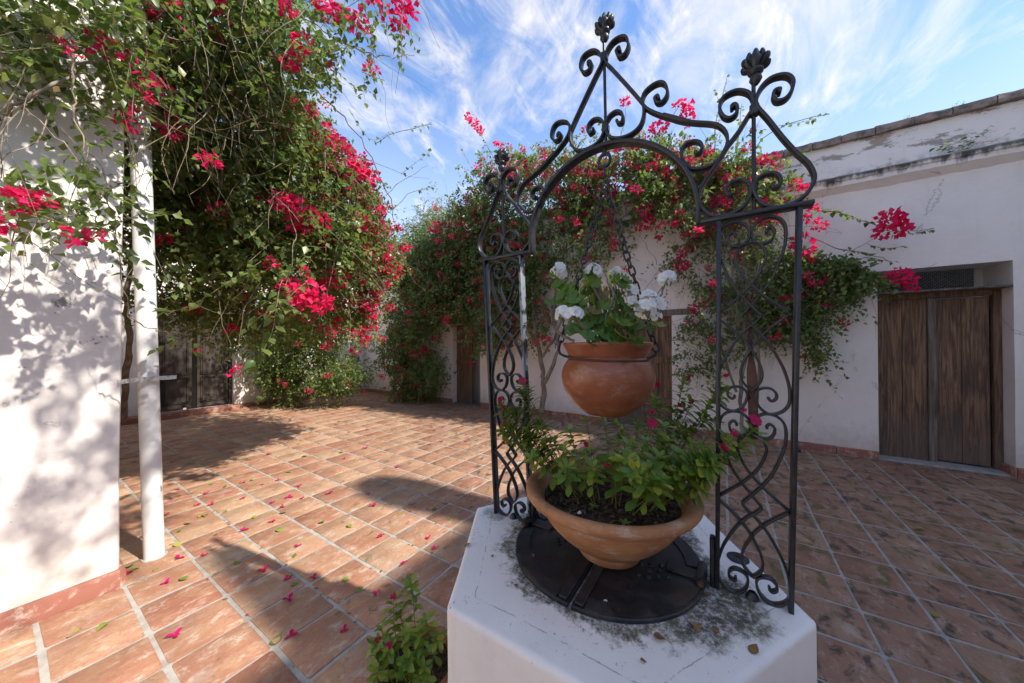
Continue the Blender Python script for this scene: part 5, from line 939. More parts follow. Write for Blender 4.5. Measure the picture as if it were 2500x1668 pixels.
class Foliage:
    def __init__(s): s.lp=[];s.ld=[];s.ln=[];s.ls=[];s.bp=[];s.bd=[];s.bs=[];s.tw=[]
    def sprigs(s,P,D,L_,size,droop=.35,nl=9,fl=0.0):
        n=len(P); D=norm(D); side=norm(np.cross(D,rng.normal(size=(n,3))))
        tpts=[]
        for j in range(nl):
            t=(j+.6+rng.uniform(-.3,.3,n))/nl
            q=P+D*(L_*t)[:,None]+np.array([0,0,-1])*(droop*L_*t*t)[:,None]
            ang=j*2.4; b=np.cross(D,side); sd=side*math.cos(ang)+b*math.sin(ang)
            dd=norm(D*.45+sd*.9+rng.normal(scale=.35,size=(n,3))+np.array([0,0,-.35]))
            nn=norm(np.array([0,-.35,1.0])+rng.normal(scale=.55,size=(n,3)))
            sz=size*rng.uniform(.55,1.15,n)*(1-.25*(j/nl))
            s.lp.append(q);s.ld.append(dd);s.ln.append(nn);s.ls.append(sz)
        for j in range(4):
            t=np.full(n,j/3.0); tpts.append(P+D*(L_*t)[:,None]+np.array([0,0,-1])*(droop*L_*t*t)[:,None])
        s.tw.append(np.stack(tpts,1))
        if fl>0:
            k=rng.random(n)<fl*.6; Q=P[k]+D[k]*(L_[k]*.9)[:,None]+np.array([0,0,-1])*(droop*L_[k]*.8)[:,None]
            for q in Q: s.cluster(q,rng.uniform(.045,.085),int(rng.integers(18,40)))
    def cluster(s,c,r,n):
        o=norm(rng.normal(size=(n,3)))*(rng.random((n,1))**.45)*r; o[:,2]*=.8
        s.bp.append(c+o); s.bd.append(norm(o+rng.normal(scale=r*.5,size=(n,3))+np.array([0,0,.0]))); s.bs.append(rng.uniform(.028,.045,n))
    def layer(s,O,U,V,Nn,poly,th,n,size,L_,fl,k,curve=0,droop=.35):
        O,U,V,Nn=map(np.array,(O,U,V,Nn)); cen=sample_poly(poly,k); ct=rng.uniform(-1,1,k)
        area=.5*abs(sum(a[0]*b[1]-b[0]*a[1] for a,b in zip(poly,poly[1:]+poly[:1])))
        sig=math.sqrt(area/k)*.50
        idx=rng.integers(0,k,n); uv=cen[idx]+rng.normal(scale=sig,size=(n,2)); half=rng.random(n)<.22; uv[half]=sample_poly(poly,n)[half]
        keep=in_poly(uv,np.array(poly)) | (rng.random(n)<.12); uv=uv[keep]; idx=idx[keep]; m=len(uv)
        dd=(ct[idx]*.6+rng.normal(scale=.35,size=m))*th
        P=O+uv[:,0:1]*U+uv[:,1:2]*V+dd[:,None]*Nn
        D=norm(rng.normal(size=(m,3))*.8+np.array([0,0,-.25])-Nn*.35)
        s.sprigs(P,D,L_*rng.uniform(.5,1.2,m),size,droop,9,fl)
    def build(s,parent,mleaf,mtwig,mbract,twr=.0016,near=None):
        P=np.vstack(s.lp);D=np.vstack(s.ld);Nn=np.vstack(s.ln);S=np.concatenate(s.ls)
        co,f=place(T_leaf('simple'),P,D,Nn,S,rng.uniform(.75,1.1,len(P)))
        tag(npmesh('foliage',co,f,mleaf,parent,tint(len(P),5)),kind='stuff')
        if s.bp:
            P=np.vstack(s.bp);D=np.vstack(s.bd);S=np.concatenate(s.bs)
            co,f=place(T_leaf('bract'),P,D,norm(rng.normal(size=P.shape)),S,rng.uniform(.9,1.3,len(P)))
            tag(npmesh('bracts',co,f,mbract,parent,tint(len(P),5)),kind='stuff')
        if s.tw:
            T=np.vstack(s.tw); T=T[rng.random(len(T))<.55]; n=len(T); pts=T; d=norm(pts[:,-1]-pts[:,0]); a=norm(np.cross(d,np.array([.2,.3,1.0]))); b=np.cross(d,a)
            rr=[1.0,.8,.6,.3]; V=[]
            for j in range(4):
                for q in (0,2.094,4.188): V.append(pts[:,j]+(a*math.cos(q)+b*math.sin(q))*twr*rr[j])
            V=np.stack(V,1).reshape(-1,3); F=[]
            base=np.arange(n)*12
            for j in range(3):
                for q in range(3):
                    i0,i1,i2,i3=j*3+q,j*3+(q+1)%3,(j+1)*3+(q+1)%3,(j+1)*3+q
                    F.append(np.stack([base+i0,base+i1,base+i2],1)); F.append(np.stack([base+i0,base+i2,base+i3],1))
            tag(npmesh('twigs',V,np.vstack(F),mtwig,parent),kind='stuff')
# detailed single leaves / bract bunches (own objects)
def leaf_mesh(name,outline,fold=.12,curl=-.12,mat=None,wave=.02,seed=0):
    """outline: [(t along, half width)], t from 0..1"""
    r=random.Random(seed); V=[];F=[]
    for i,(t,w) in enumerate(outline):
        z=curl*t*t; wv=wave*math.sin(t*9+seed)
        V+=[(-w,t,z+fold*w*2+wv),(0,t,z),(w,t,z+fold*w*2-wv)]
    for i in range(len(outline)-1):
        a=i*3; F+=[(a,a+1,a+4,a+3),(a+1,a+2,a+5,a+4)]
    # petiole
    b=len(V); V+=[(-.012,-.22,.03),(.012,-.22,.03),(.012,.02,0),(-.012,.02,0)]; F.append((b,b+1,b+2,b+3))
    me=bpy.data.meshes.new(name); me.from_pydata(V,[],F); me.materials.append(mat); me.polygons.foreach_set('use_smooth',[True]*len(F)); return me
OV=[(0,.02),(.05,.18),(.18,.33),(.35,.38),(.55,.30),(.75,.17),(.9,.06),(1,.0)]
VI=[(0,.02),(.12,.07),(.35,.17),(.58,.225),(.78,.20),(.92,.11),(1,.02)]
bl=[leaf_mesh('leaf',[(t,w*k) for t,w in OV],f_,c_,m_leafb,.02,i) for i,(k,f_,c_) in enumerate([(1,.14,-.10),(.92,.22,-.22),(1.08,.08,.06),(.85,.3,-.3)])]
wl=[leaf_mesh('leaf',[(t,w*k) for t,w in OV],f_,c_,m_leafr,.02,i) for i,(k,f_,c_) in enumerate([(1,.14,-.10),(.92,.22,-.22),(1.08,.08,.06)])]
vl=[leaf_mesh('leaf',[(t,w*k) for t,w in VI],f_,c_,m_vinca,.006,i) for i,(k,f_,c_) in enumerate([(1,.10,-.16),(1.1,.15,-.30),(.92,.05,-.05),(1.05,.2,-.42)])]
def orient(P,D,Nn,S,parent):
    D=Vector(D).normalized(); Nn=Vector(Nn); X=D.cross(Nn)
    if X.length<1e-3: X=D.cross(Vector((1,0,0)))
    X.normalize(); Zz=X.cross(D); p=Vector(P)-wloc(parent)
    return Matrix(((X.x*S,D.x*S,Zz.x*S,p.x),(X.y*S,D.y*S,Zz.y*S,p.y),(X.z*S,D.z*S,Zz.z*S,p.z),(0,0,0,1)))
def bunch_mesh(name,n,mat,seed):
    """a rounded bunch of papery bracts of radius ~1"""
    g=np.random.default_rng(seed); o=norm(g.normal(size=(n,3)))*(g.random((n,1))**.4); 
    P=o*.8; D=norm(o+g.normal(scale=.45,size=(n,3))); V,F=T_leaf('bract'); V=V.copy()
    co,f=place((V,F),P,D,norm(g.normal(size=(n,3))),g.uniform(.40,.62,n),g.uniform(.95,1.3,n))
    me=bpy.data.meshes.new(name); me.from_pydata(co.tolist(),[],f.tolist()); me.materials.append(mat)
    c=np.repeat(g.random(n),5); a=me.color_attributes.new('tint','FLOAT_COLOR','POINT'); a.data.foreach_set('color',np.c_[c,c,c,np.ones(len(c))].astype(np.float32).ravel()); return me
bms=[bunch_mesh('bract_bunch',42,m_bract,i) for i in range(4)]
bms_s=[bunch_mesh('bract_bunch',22,m_bract,i+10) for i in range(3)]
def put_bunch(c,parent):
    r=c[3]*1.25; me=(bms if r>.05 else bms_s)[rnd.randrange(3)]
    q=Quaternion(Vector((rnd.uniform(-1,1),rnd.uniform(-1,1),rnd.uniform(-1,1))).normalized(),rnd.uniform(0,6.28))
    m=Matrix.Translation(Vector(c[:3])-wloc(parent))@q.to_matrix().to_4x4()@Matrix.Diagonal((r*rnd.uniform(.9,1.25),r*rnd.uniform(.85,1.1),r*rnd.uniform(.75,1.0),1)); link('bract_bunch',me,None,parent,mw=m)
def leafy(points,size,parent,meshes,mtw,spacing=.6,r=.0022,limit=None,out=None):
    pts=catmull([Vector(p) for p in points],8); bm=bmesh.new(); tube(bm,pts,r,5,True,.4); bmobj('twig',bm,mtw,parent)
    acc=0; side=1; n=0
    for a,b in zip(pts,pts[1:]):
        acc+=(b-a).length
        if acc>size*spacing:
            acc=0; side=-side; t=(b-a).normalized(); s_=t.cross(Vector((0,0,1)))
            if s_.length<.1: s_=t.cross(fwd)
            s_.normalize()
            for k in range(2 if rnd.random()<.25 else 1):
                d=t*.45+s_*side*.8+Vector((rnd.uniform(-.35,.35),rnd.uniform(-.35,.35),rnd.uniform(-.7,.1)))
                nn=Vector((rnd.uniform(-.5,.5),rnd.uniform(-1.0,.2),1.0)); S=size*rnd.uniform(.7,1.15)
                link('leaf',meshes[rnd.randrange(len(meshes))],None,parent,mw=orient(b+d.normalized()*S*.2,d,nn,S,parent)); n+=1
    return n
def branch(pts,r,mat,parent,name='branch',jag=.02):
    P=catmull([Vector(p) for p in pts],5); P=[p+Vector((rnd.uniform(-1,1),rnd.uniform(-1,1),rnd.uniform(-1,1)))*jag*min(1,i/3) for i,p in enumerate(P)]
    bm=bmesh.new(); tube(bm,P,r,7,True,.45,.12); bmobj(name,bm,mat,parent,ang=80)
NU=np.array(rgt);NV=np.array(upv);NF=np.array(fwd)

# ---------------- left bougainvillea ----------------
lv=empty('bougainvillea_vine',(3.8,9.1,0),'huge bougainvillea with crimson flowers spilling over the left building and back wall','vine')
F=Foliage()
for l in DATA['left_layers']:
    F.layer(l['O'],NU,NV,NF,[tuple(p) for p in l['poly']],l['th'],l['n'],l['s'],l['L'],l['fl'],l['k'],droop=.45)
# canopy above the picture, over the near wall: it dapples the plaster
n=860; yy=3.12-1.2*rng.random(n)**2.0; P=np.c_[rng.uniform(-1.7,.55,n),yy,2.95+.28*(yy-1.2)+rng.uniform(0,.8,n)]; cc=P[rng.integers(0,n,70)]; P=cc[rng.integers(0,70,n)]+rng.normal(scale=.12,size=(n,3))
P=P[P[:,0]<.55]; n=len(P); F.sprigs(P,rng.normal(size=(n,3)),rng.uniform(.15,.35,n),.06,.4,9,.05)
n=1200; yy=rng.uniform(4,7.8,80); P=np.c_[.5+(yy*.52-.5)*rng.random(80),yy,rng.uniform(3.1,4.0,80)]; P=P[rng.integers(0,80,n)]+rng.normal(scale=.2,size=(n,3)); P[:,0]=np.minimum(P[:,0],P[:,1]*.52); F.sprigs(P,rng.normal(size=(n,3)),rng.uniform(.2,.4,n),.07,.4,9,.02)  # hidden crown foliage added to shade the back door and floor
n=95; cc=np.c_[rng.uniform(-1.4,.35,20),rng.uniform(.7,1.8,20),rng.uniform(2.95,3.6,20)]; P=cc[rng.integers(0,20,n)]+rng.normal(scale=.11,size=(n,3)); F.sprigs(P,rng.normal(size=(n,3)),rng.uniform(.12,.25,n),.06,.4,8,0)
n=170; n=320; cc=np.c_[rng.uniform(.5,1.25,34),rng.uniform(-.5,1.1,34),rng.uniform(3.5,4.0,34)]; P=cc[rng.integers(0,34,n)]+rng.normal(scale=.12,size=(n,3)); F.sprigs(P,rng.normal(size=(n,3)),rng.uniform(.12,.3,n),.06,.4,8,0)  # clumps added overhead, out of view, to dapple the floor near the pole
F.build(lv,m_leafb,m_twig,m_bract)
for c in DATA['cl_left']: put_bunch(c,lv)
for r,p in DATA['br_left']: branch(p,r*.75,m_bark if r>.008 else m_twig,lv,'trunk' if r>=.03 else 'branch',.008 if r>=.03 else (.02 if r>.006 else .012))
nl=0
for s_,p in DATA['lt_left']: nl+=leafy(p,s_,lv,bl,m_twig,.45,.0022)
# single large leaves close to the camera
near=[l for l in DATA['left_layers'] if l['near']]
room_=max(0,290-nl); 
for l in near:
    k=int(room_*(.72 if l['name']=='near_top' else .28)); uv=sample_poly(l['poly'],k); O=np.array(l['O'])
    for q in uv:
        p=O+q[0]*NU+q[1]*NV+rng.uniform(-.9,.3)*l['th']*NF
        d=Vector(rng.normal(size=3))+Vector((0,0,-.6)); S=rng.uniform(.05,.075)
        link('leaf',bl[rnd.randrange(4)],None,lv,mw=orient(p,d,Vector((rnd.uniform(-.6,.6),rnd.uniform(-.8,.2),1)),S,lv))
# bare twigs hanging through the crown
bm=bmesh.new()
for l in DATA['left_layers']:
    k={'near_top':60,'near_low':40,'top_mid':260,'mid_front':190,'top_spray':18,'upper_right':50}.get(l['name'],0)
    if not k: continue
    uv=sample_poly(l['poly'],k); O=np.array(l['O'])
    for q in uv:
        p=Vector(O+q[0]*NU+q[1]*NV+rng.uniform(-1,.2)*l['th']*NF); d=Vector((rnd.uniform(-.6,.8),rnd.uniform(-.6,.6),rnd.uniform(-1,-.1))).normalized(); P=[p]
        for i in range(5): d=(d+Vector((rnd.uniform(-.35,.35),rnd.uniform(-.35,.35),rnd.uniform(-.45,.25)))).normalized(); p=p+d*rnd.uniform(.08,.2); P.append(p)
        tube(bm,catmull(P,3),rnd.uniform(.0012,.0035),4,False,.4)
tag(bmobj('bare_twigs',bm,m_twig,lv),kind='stuff')

# ---------------- right wall bougainvillea ----------------
rv=empty('bougainvillea_shrub',(5.95,4.2,0),'bougainvillea trained over the right wall with scattered crimson flower bunches','vine')
sh=empty('corner_shrub',(5.95,8.3,0),'dark leafy bougainvillea bush reaching the floor in the far corner','shrub')
F=Foliage(); FS=Foliage()
for l in DATA['right_layers']:
    (FS if l['name']=='shrub' else F).layer((5.9,0,0),(0,1,0),(0,0,1),(1,0,0),[tuple(p) for p in l['poly']],l['th'],l['n'],l['s'],l['L'],l['fl'],l['k'],droop=.4)
F.build(rv,m_leafr,m_twig,m_bract,.002); FS.build(sh,m_leafr,m_twig,m_bract,.002)
for c in DATA['cl_right']: put_bunch(c,rv)
for i,(r,p) in enumerate(DATA['br_right']): branch(p,r,m_bark if r>.012 else m_twig,sh if i==3 else rv,'trunk' if r>.015 else 'branch',.025 if r>.015 else .012)
for s_,p in DATA['lt_right']: leafy(p,s_,rv,wl,m_twig,.5,.003)
bm=bmesh.new()
for l in DATA['right_layers']:
    k={'stems':90,'mass_right':50,'mass':90,'right_arm':25}.get(l['name'],0)
    if not k: continue
    for q in sample_poly(l['poly'],k):
        p=Vector((5.95+rnd.uniform(-.3,.12),q[0],q[1])); d=Vector((rnd.uniform(-.4,.2),rnd.uniform(-.8,.8),rnd.uniform(-1,1))).normalized(); P=[p]
        for i in range(5): d=(d+Vector((rnd.uniform(-.3,.25),rnd.uniform(-.4,.4),rnd.uniform(-.45,.35)))).normalized(); p=p+d*rnd.uniform(.08,.2); p.x=min(p.x,6.13); P.append(p)
        tube(bm,catmull(P,3),rnd.uniform(.002,.005),4,False,.4)
tag(bmobj('bare_twigs',bm,m_twig,rv),kind='stuff')
# weeds on the cornice
for i,(c,lab) in enumerate(((DATA['weed'][0],'small yellow green weed sprouting from the cornice above the large double door'),)):
    w_=empty('cornice_weed',tuple(c),lab,'weed')
    w_.location.x=6.10; w_.location.z=3.70; c=(6.10,c[1],3.70)
    for k in range(6):
        d=Vector((rnd.uniform(-.4,.1),rnd.uniform(-.9,.9),rnd.uniform(.5,1))); L_=rnd.uniform(.14,.32)
        leafy([Vector(c),Vector(c)+d*L_*.5,Vector(c)+d*L_+Vector((0,0,-.02))],.055,w_,wl,m_stemg,.6,.0022)
# tufts on the coping
for y,lab in ((-1.95,'small green tuft growing on the coping near the right edge'),(-2.35,'tiny tuft at the right end of the wall coping')):
    t_=empty('coping_tuft',tuple(rw(y,4.30,-.05)),lab,'weed'); F=Foliage(); n=14; P=np.array([tuple(rw(y+rnd.uniform(-.05,.05),4.30,-.05)) for _ in range(n)]); F.sprigs(P,rng.normal(size=(n,3))+np.array([0,0,1.2]),rng.uniform(.03,.08,n),.022,.1,6); F.build(t_,m_vinca,m_stemg,m_bract,.001)
# tree beyond the roofs
ft=empty('distant_tree',(11.2,11.2,0),'pale yellow green tree rising beyond the roof in the far corner','tree')
bm=bmesh.new(); tube(bm,[(11.2,11.2,0),(11.15,11.3,2.5),(11.0,11.2,4.5),(10.9,11.1,6)],.16,8,True,.3); bmobj('trunk',bm,m_bark,ft)
F=Foliage(); n=2600; cs=np.array([[10.9,11.0,7.5],[10.5,11.4,6.9],[11.4,10.5,7.0],[11.2,11.6,6.5],[10.3,11.9,6.5],[11.8,10.2,6.4],[10.8,11.1,6.1],[12.0,9.8,6.0],[10.0,12.3,6.0]]); ii=rng.integers(0,len(cs),n)
F.sprigs(cs[ii]+rng.normal(scale=.36,size=(n,3)),rng.normal(size=(n,3)),rng.uniform(.15,.3,n),.075,.2,8); F.build(ft,m_tree,m_twig,m_bract,.003)

# ---------------- periwinkle in the bowl ----------------
vk=empty('periwinkle_plant',(BC[0],BC[1],.93),'leafy periwinkle with a few crimson flowers growing in the terracotta bowl','plant')
def flower(P,D,r,mat,parent,name='flower',npet=5,seed=0,closed=0):
    g=random.Random(seed); V=[];F_=[]; D=Vector(D).normalized(); q=D.to_track_quat('Z','Y')
    for k in range(npet):
        a=2*math.pi*k/npet+g.uniform(-.15,.15); u=Vector((math.cos(a),math.sin(a),0)); v=Vector((-math.sin(a),math.cos(a),0)); b=len(V)
        lift=closed+g.uniform(-.1,.2)
        for t,w,zz_ in ((.05,.05,0),(.40,.36,.10),(.78,.50,.13+lift*.35),(.98,.34,.08+lift*.6),(1.04,.10,.05+lift*.6)):
            for s_ in (-1,0,1): V.append(tuple(q@((u*t+v*w*s_)*r+Vector((0,0,(zz_+(.06 if s_ else 0))*r)))))
        for i in range(4):
            for j in range(2): c=b+i*3+j; F_.append((c,c+1,c+4,c+3))
    me=bpy.data.meshes.new(name); me.from_pydata(V,[],F_); me.polygons.foreach_set('use_smooth',[True]*len(F_))
    o=link(name,me,mat,parent,loc=Vector(P)-wloc(parent)); return o
def periwinkle(root,tips,c,zs,size,maxleaf,stemr=.0022,rs=.14):
    cnt=0; V=[];F_=[]; ST=[]; SD_=[]; SN=[]; SS=[]
    bm=bmesh.new(); allv=[]
    for i,t in enumerate(tips):
        t=Vector(t); d=Vector((t.x-c[0],t.y-c[1],0)); b=Vector((c[0],c[1],zs))+d.normalized()*min(rs,d.length*.55)+Vector((rnd.uniform(-.03,.03),rnd.uniform(-.03,.03),0))
        mid=b*.5+t*.5+Vector((d.x*.12,d.y*.12,.02+.06*rnd.random()))
        pts=catmull([b,mid,t],8); tube(bm,pts,stemr,5,True,.6)
        L_=sum((q-p).length for p,q in zip(pts,pts[1:])); n=max(2,int(L_/.021))
        for k in range(n+1):
            s_=k/n; 
            if s_<.28: continue
            j=min(int(s_*(len(pts)-1)),len(pts)-2); p=pts[j].lerp(pts[j+1],s_*(len(pts)-1)-j); tt=(pts[j+1]-pts[j]).normalized()
            a0=(k%2)*math.pi/2+rnd.uniform(-.4,.4); base=Vector((1,0,0)).cross(tt); base.normalize(); b2=tt.cross(base)
            m=2 if k<n else 5
            for w_ in range(m):
                a=a0+2*math.pi*w_/m; sd=base*math.cos(a)+b2*math.sin(a); up=.7 if k==n else .25
                dd=sd+tt*up+Vector((0,0,-.15*(1-s_))) ; sz=size*rnd.uniform(.75,1.15)*(.8 if k==n else 1)*(1-.15*s_)
                nn=tt*1.0+Vector((0,0,.6))
                allv.append((cnt,s_,p,dd,nn,sz)); cnt+=1
    bmobj('stems',bm,m_stemg,root)
    rnd.shuffle(allv); allv.sort(key=lambda q:-( q[1]+.3*rnd.random()))
    for i,(_,s_,p,dd,nn,sz) in enumerate(allv):
        if i<maxleaf: link('leaf',vl[rnd.randrange(4)],None,root,mw=orient(p,dd,nn,sz,root))
        else: ST.append(p);SD_.append(dd);SN.append(nn);SS.append(sz)
    if ST:
        T=[(w,t,0) for t,w in VI]; me=vl[0]; V0=np.array([v.co for v in me.vertices],dtype=np.float32)[:-4]; F0=[]
        for p in list(me.polygons)[:-1]: v=list(p.vertices); F0+=[(v[0],v[1],v[2]),(v[0],v[2],v[3])]
        co,f=place((V0,np.array(F0)),np.array(ST),np.array(SD_),np.array(SN),np.array(SS)); tag(npmesh('foliage',co,f,m_vinca,root,tint(len(ST),len(V0)),True),kind='stuff')
    print('periwinkle leaves',cnt)
vt=[list(t) for t in DATA['vinca']]
for t in DATA['vinca']:
    if abs(t[1]-BC[1])>.24:
        for k in range(2 if t[1]>BC[1] else 1): vt.append([t[0]+rnd.uniform(-.05,.05),t[1]+rnd.uniform(-.05,.05),t[2]-rnd.uniform(0,.07)])
    if abs(t[1]-BC[1])<.3 and rnd.random()<.2: vt.append([t[0]*.7+BC[0]*.3+rnd.uniform(-.05,.05),t[1]*.7+BC[1]*.3+rnd.uniform(-.06,.06),t[2]*.85+.95*.15+rnd.uniform(-.03,.02)])
periwinkle(vk,vt,BC,.93,.060,296)
for i,p in enumerate(DATA['vflow']):
    big=i in (0,5,12); d=Vector((-.6,-.5,.5)) if big else Vector((rnd.uniform(-1,.3),rnd.uniform(-1,.3),rnd.uniform(.2,1)))
    flower(p,d,.019 if big else .012,m_vf,vk,seed=i,closed=0 if big else 1.2)
pk=empty('floor_pot_plant',(SPC[0],SPC[1],.24),'young periwinkle with yellowing leaves in the small pot beside the well','plant')
tp=DATA['spv']; periwinkle(pk,tp,SPC,.235,.052,220,.002,.10)
for i,q in enumerate((1,4,9)): flower(Vector(tp[q])+Vector((0,0,.008)),(rnd.uniform(-1,0),-.4,.6),.012,m_vf,pk,seed=40+i,closed=.8)
# seedlings in the bowl
for k,(dx,dy,lab) in enumerate(((-.17,-.10,'tiny green seedling in the soil at the front of the bowl'),(-.12,.02,'small spiky green seedling in the middle of the bowl soil'))):
    sd_=empty('seedling',(BC[0]+dx,BC[1]+dy,.925),lab,'seedling')
    for j in range(6):
        a=j*1.05; d=Vector((math.cos(a),math.sin(a),.5)); link('leaf',vl[j%4],None,sd_,mw=orient(sd_.location,d,(0,0,1),.022,sd_))

# ---------------- geranium in the hanging pot ----------------
gk=empty('geranium_plant',(PC[0],PC[1],PB+.24),'white flowering geranium with scalloped leaves growing in the hanging pot','plant')
def ger_leaf(seed):
    g=random.Random(seed); V=[(0,.12,-.05)];F_=[]; n=28; R1=[];R2=[]
    for k in range(n+1):
        a=-math.pi*.5+.32+(2*math.pi-.64)*k/n; lob=1+.10*math.cos(a*7+1)+.04*math.cos(a*21)
        ru=.06*math.cos(a*7+1)
        R1.append(len(V)); V.append((.30*math.cos(a),.12+.30*math.sin(a),.03+ru*.3)); R2.append(len(V)); V.append((.56*lob*math.cos(a),.12+.56*lob*math.sin(a),.10+ru+g.uniform(-.02,.02)))
    for k in range(n): F_.append((0,R1[k],R1[k+1])); F_.append((R1[k],R2[k],R2[k+1],R1[k+1]))
    me=bpy.data.meshes.new('leaf'); me.from_pydata(V,[],F_); me.materials.append(m_ger); me.polygons.foreach_set('use_smooth',[True]*len(F_)); return me
gls=[ger_leaf(i) for i in range(4)]
core=Vector((PC[0],PC[1],PB+.28))
bm=bmesh.new()
for i,p in enumerate(DATA['ger_leaves']):
    for rep in range(4):
        q=Vector(p)+(Vector((rnd.uniform(-.03,.03),rnd.uniform(-.03,.03),rnd.uniform(-.025,.02))) if rep else Vector())
        if rep: q+=fwd*rnd.uniform(.0,.09)
        o=(q-core); nn=Vector((o.x*1.5-.4,o.y*1.5-.7,.9))+Vector((rnd.uniform(-.4,.4),rnd.uniform(-.4,.4),0)); d=Vector((o.x,o.y,-.1)).normalized()+Vector((rnd.uniform(-.5,.5),rnd.uniform(-.5,.5),0))
        S=rnd.uniform(.034,.052); link('leaf',gls[rnd.randrange(4)],None,gk,mw=orient(q,d,nn,S,gk))
        b=q-Vector((o.x*.5,o.y*.5,max(.03,o.z*.5))); tube(bm,catmull([q,(q+b)/2+Vector((0,0,-.01)),b],4),.0013,4,False)
bmobj('petioles',bm,m_stemg,gk)
bm=bmesh.new()
for s_ in DATA['ger_st']: tube(bm,[v+Vector((rnd.uniform(-.004,.004),rnd.uniform(-.004,.004),0)) for v in catmull(s_,5)],.0055,7,True,.55,.18)
bmobj('woody_stems',bm,m_bark,gk,ang=80)
def umbel(c,i):
    r=c[3]; C=Vector(c[:3]); n=max(3,min(9,int(r/.0030))); 
    for k in range(n):
        o=Vector((rnd.uniform(-1,1),rnd.uniform(-1,1),rnd.uniform(-.6,1))).normalized(); p=C+o*r*.8; D=o+Vector((-.45,-.35,.1)); flower(p,D,min(.019,r*.9)*rnd.uniform(.8,1.1),m_white,gk,seed=i*20+k,closed=rnd.uniform(-.05,.2))
for i,c in enumerate(DATA['ger_fl']): umbel(c,i)
bm=bmesh.new()
for c in DATA['ger_fl']:
    C=Vector(c[:3]); b=core*.5+C*.5+Vector((0,0,-.02)); tube(bm,catmull([b,(b+C)/2+Vector((0,0,-.012)),C],5),.0016,5,False)
    for k in range(3):
        p=C+Vector((rnd.uniform(-.012,.012),rnd.uniform(-.012,.012),-.012-rnd.random()*.012)); lathe(bm,[(.0005,-.006),(.0028,-.002),(.0032,.003),(.0008,.007)],tuple(p),6)
bmobj('flower_stalks',bm,m_stemg,gk)

# ---------------- fallen bracts, leaves and debris ----------------
def crumple(name,seed,mat,kind):
    g=random.Random(seed); V=[];F_=[]
    if kind=='bract':
        for k in range(3):
            a=2.09*k+g.uniform(-.3,.3); u=Vector((math.cos(a),math.sin(a),0)); v=Vector((-math.sin(a),math.cos(a),0)); b=len(V); li=g.uniform(.3,1.1)
            for t,w in ((.0,.06),(.35,.36),(.75,.34),(1.05,.04)):
                for s_ in (-1,0,1): V.append(tuple((u*t+v*w*s_)*.55+Vector((0,0,.04+li*t*.42*(1-.4*t)+(.10 if s_ else 0)))))
            for i in range(3):
                for j in range(2): c=b+i*3+j; F_.append((c,c+1,c+4,c+3))
    else:
        for i,(t,w) in enumerate(OV):
            for s_ in (-1,0,1): V.append((w*s_,t-.5,.03+.22*abs(s_)*w*g.uniform(.6,1.8)+.14*math.sin(t*3+seed)+ (.1*t*t if seed%2 else 0)))
        for i in range(len(OV)-1):
            for j in range(2): c=i*3+j; F_.append((c,c+1,c+4,c+3))
    me=bpy.data.meshes.new(name); me.from_pydata(V,[],F_); me.materials.append(mat); me.polygons.foreach_set('use_smooth',[True]*len(F_)); return me
fb=[crumple('fallen_bract',i,m_bractf,'bract') for i in range(4)]; fl_=[crumple('fallen_leaf',i,m_fleaf,'leaf') for i in range(4)]; dl=[crumple('dry_leaf',i+5,m_dry,'leaf') for i in range(4)]
def drop(name,me,x,y,z,S,label,cat,group):
    o=link(name,me); o.location=(x,y,z); o.rotation_euler=(rnd.uniform(-.12,.12),rnd.uniform(-.12,.12),rnd.uniform(0,6.28)); o.scale=(S,S,S); tag(o,label,cat,group); return o
def zone(x,y):
    if y>6: return 'in the far corner of the yard'
    if y>3.6: return 'near the foot of the big vine'
    if x<1.3: return 'on the sunlit tiles beside the well and white pole'
    return 'on the tiles behind the iron arch'
LM=[('the white pole',(.607,3.405)),('the small pot beside the well',(.90,1.03)),('the front corner of the left building',(.42,3.17)),('the left foot of the iron arch',(1.29,.93)),('the dark door in the back wall',(2.4,9.6)),('the half open far door',(6.1,5.4)),('the corner shrub',(5.95,8.3)),('the large double door on the right',(6.1,-2.1))]
ORD=['nearest','second nearest','third nearest','fourth nearest','fifth nearest','sixth nearest']
def litter(pts,name,meshes,size,what,cat):
    pts=[p for p in pts if p[0]<6.0 and p[1]<9.5]; best={}
    for nm,q in LM:
        o=sorted(range(len(pts)),key=lambda k:(pts[k][0]-q[0])**2+(pts[k][1]-q[1])**2)
        for r_,k in enumerate(o[:6]):
            if k not in best or r_<best[k][0]: best[k]=(r_,nm)
    for k,(x,y) in enumerate(pts):
        z_=zone(x,y) if y>-.3 else 'on the shaded tiles right of the well'
        lab=what+(', '+ORD[best[k][0]]+' to '+best[k][1] if k in best else ' lying '+z_)
        drop(name,meshes[rnd.randrange(4)],x,y,.006,rnd.uniform(*size)*(1 if k%3 else .8),lab,cat,{'fallen flower':'fallen flowers','fallen leaf':'fallen leaves'}[cat]+' scattered on the tiles')
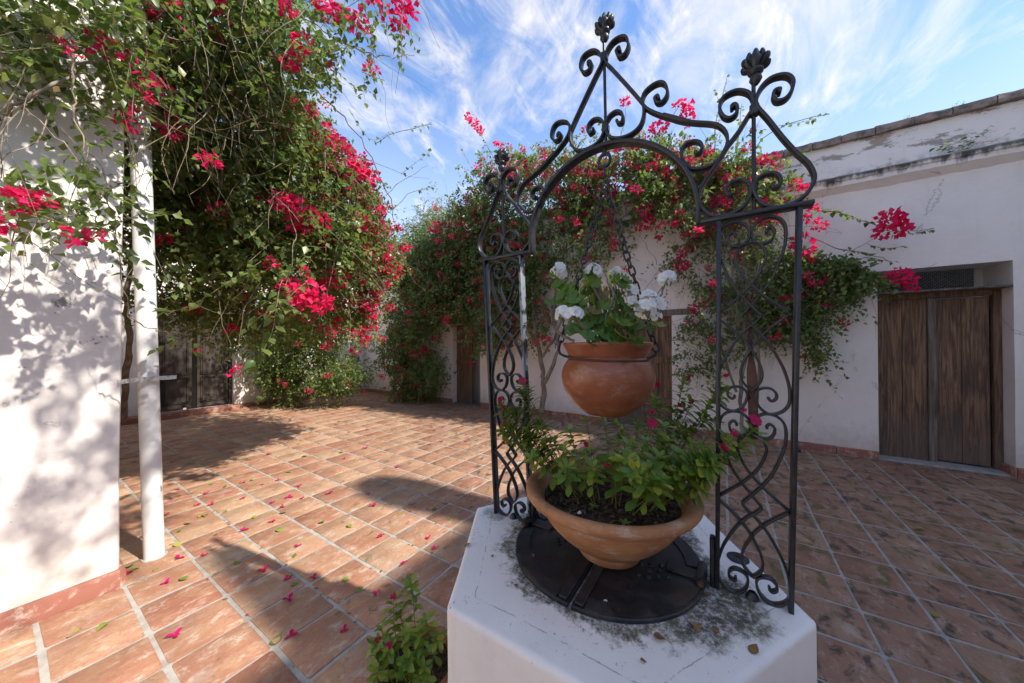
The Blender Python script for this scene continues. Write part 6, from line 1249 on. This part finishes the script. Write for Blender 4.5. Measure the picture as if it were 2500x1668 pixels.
def bits(name,label,n,fn,mat,s0,s1):
    V=[];F_=[]
    for i in range(n):
        x,y=fn(); S=rnd.uniform(s0,s1); a=rnd.uniform(0,6.28); c_,s_=math.cos(a)*S,math.sin(a)*S; b0=len(V); z=.0052
        V+=[(x-c_,y-s_,z),(x+s_*.4,y-c_*.4,z+S*rnd.uniform(.1,.5)),(x+c_,y+s_,z+S*.1),(x-s_*.4,y+c_*.4,z+S*rnd.uniform(.1,.5))]; F_+=[(b0,b0+1,b0+2),(b0,b0+2,b0+3)]
    o=npmesh(name,V,F_,mat,None,tint(n,4)); tag(o,label,'litter',None,'stuff'); return o
def drift():
    r_=rnd.random()
    if r_<.35: return rnd.uniform(3.0,6.1),9.62-abs(rnd.gauss(0,.16))
    if r_<.6: return 6.22-abs(rnd.gauss(0,.15)),rnd.uniform(-1.5,9.4)
    if r_<.8: return rnd.gauss(3.9,.6),min(9.6,rnd.gauss(8.8,.45))
    return rnd.choice(XL[14:22])+rnd.gauss(0,.012),rnd.uniform(.9,8)
bits('leaf_litter','dry brown leaf crumbs gathered along wall bases and joints of the tiles',900,drift,m_dry,.006,.018)
bits('petal_litter','small faded petals gathered in the far corner and under the vines',260,lambda:(drift() if rnd.random()<.5 else (rnd.uniform(2.5,6.0),rnd.uniform(6.2,9.4))),m_bractf,.010,.02)
litter(DATA['petals'],'fallen_bract',fb,(.044,.064),'fallen magenta flower','fallen flower')
litter(DATA['fleaves'],'fallen_leaf',fl_,(.046,.072),'fallen yellow green leaf','fallen leaf')
DLAB=['dry yellow leaf on the well top in front of the lid','brown curled dry leaf near the front of the lid','long brown curled leaf on the white front of the well top','small dark chip on the front edge of the well top','narrow tan leaf near the right front edge of the well top','yellowish dry petal left of the well lid','pale dry leaf beside the right foot of the arch','small dry leaf in the moss near the right foot of the arch','dry twig piece on the left rim of the well','dry scrap near the left iron panel foot','tiny dry scrap left of the lid edge','small orange petal lying on the iron lid','white petal lying on the front half of the iron lid']
for i,(x,y) in enumerate(DATA['debris']):
    onlid=i>=11; me=dl[i%4] if i!=12 else crumple('white_petal',3,m_white,'leaf')
    drop('dry_leaf' if i!=12 else 'white_petal',me,x,y,WT+(.015 if onlid else .003),(.026,.024,.034,.016,.032,.02,.024,.018,.03,.022,.014,.014,.016)[i],DLAB[i],'dry leaf' if i!=12 else 'petal',None)
o=drop('white_petal',crumple('white_petal',4,m_white,'leaf'),BC[0]-.20,BC[1]+.04,.935,.02,'white geranium petal lying on the soil of the bowl','petal',None)
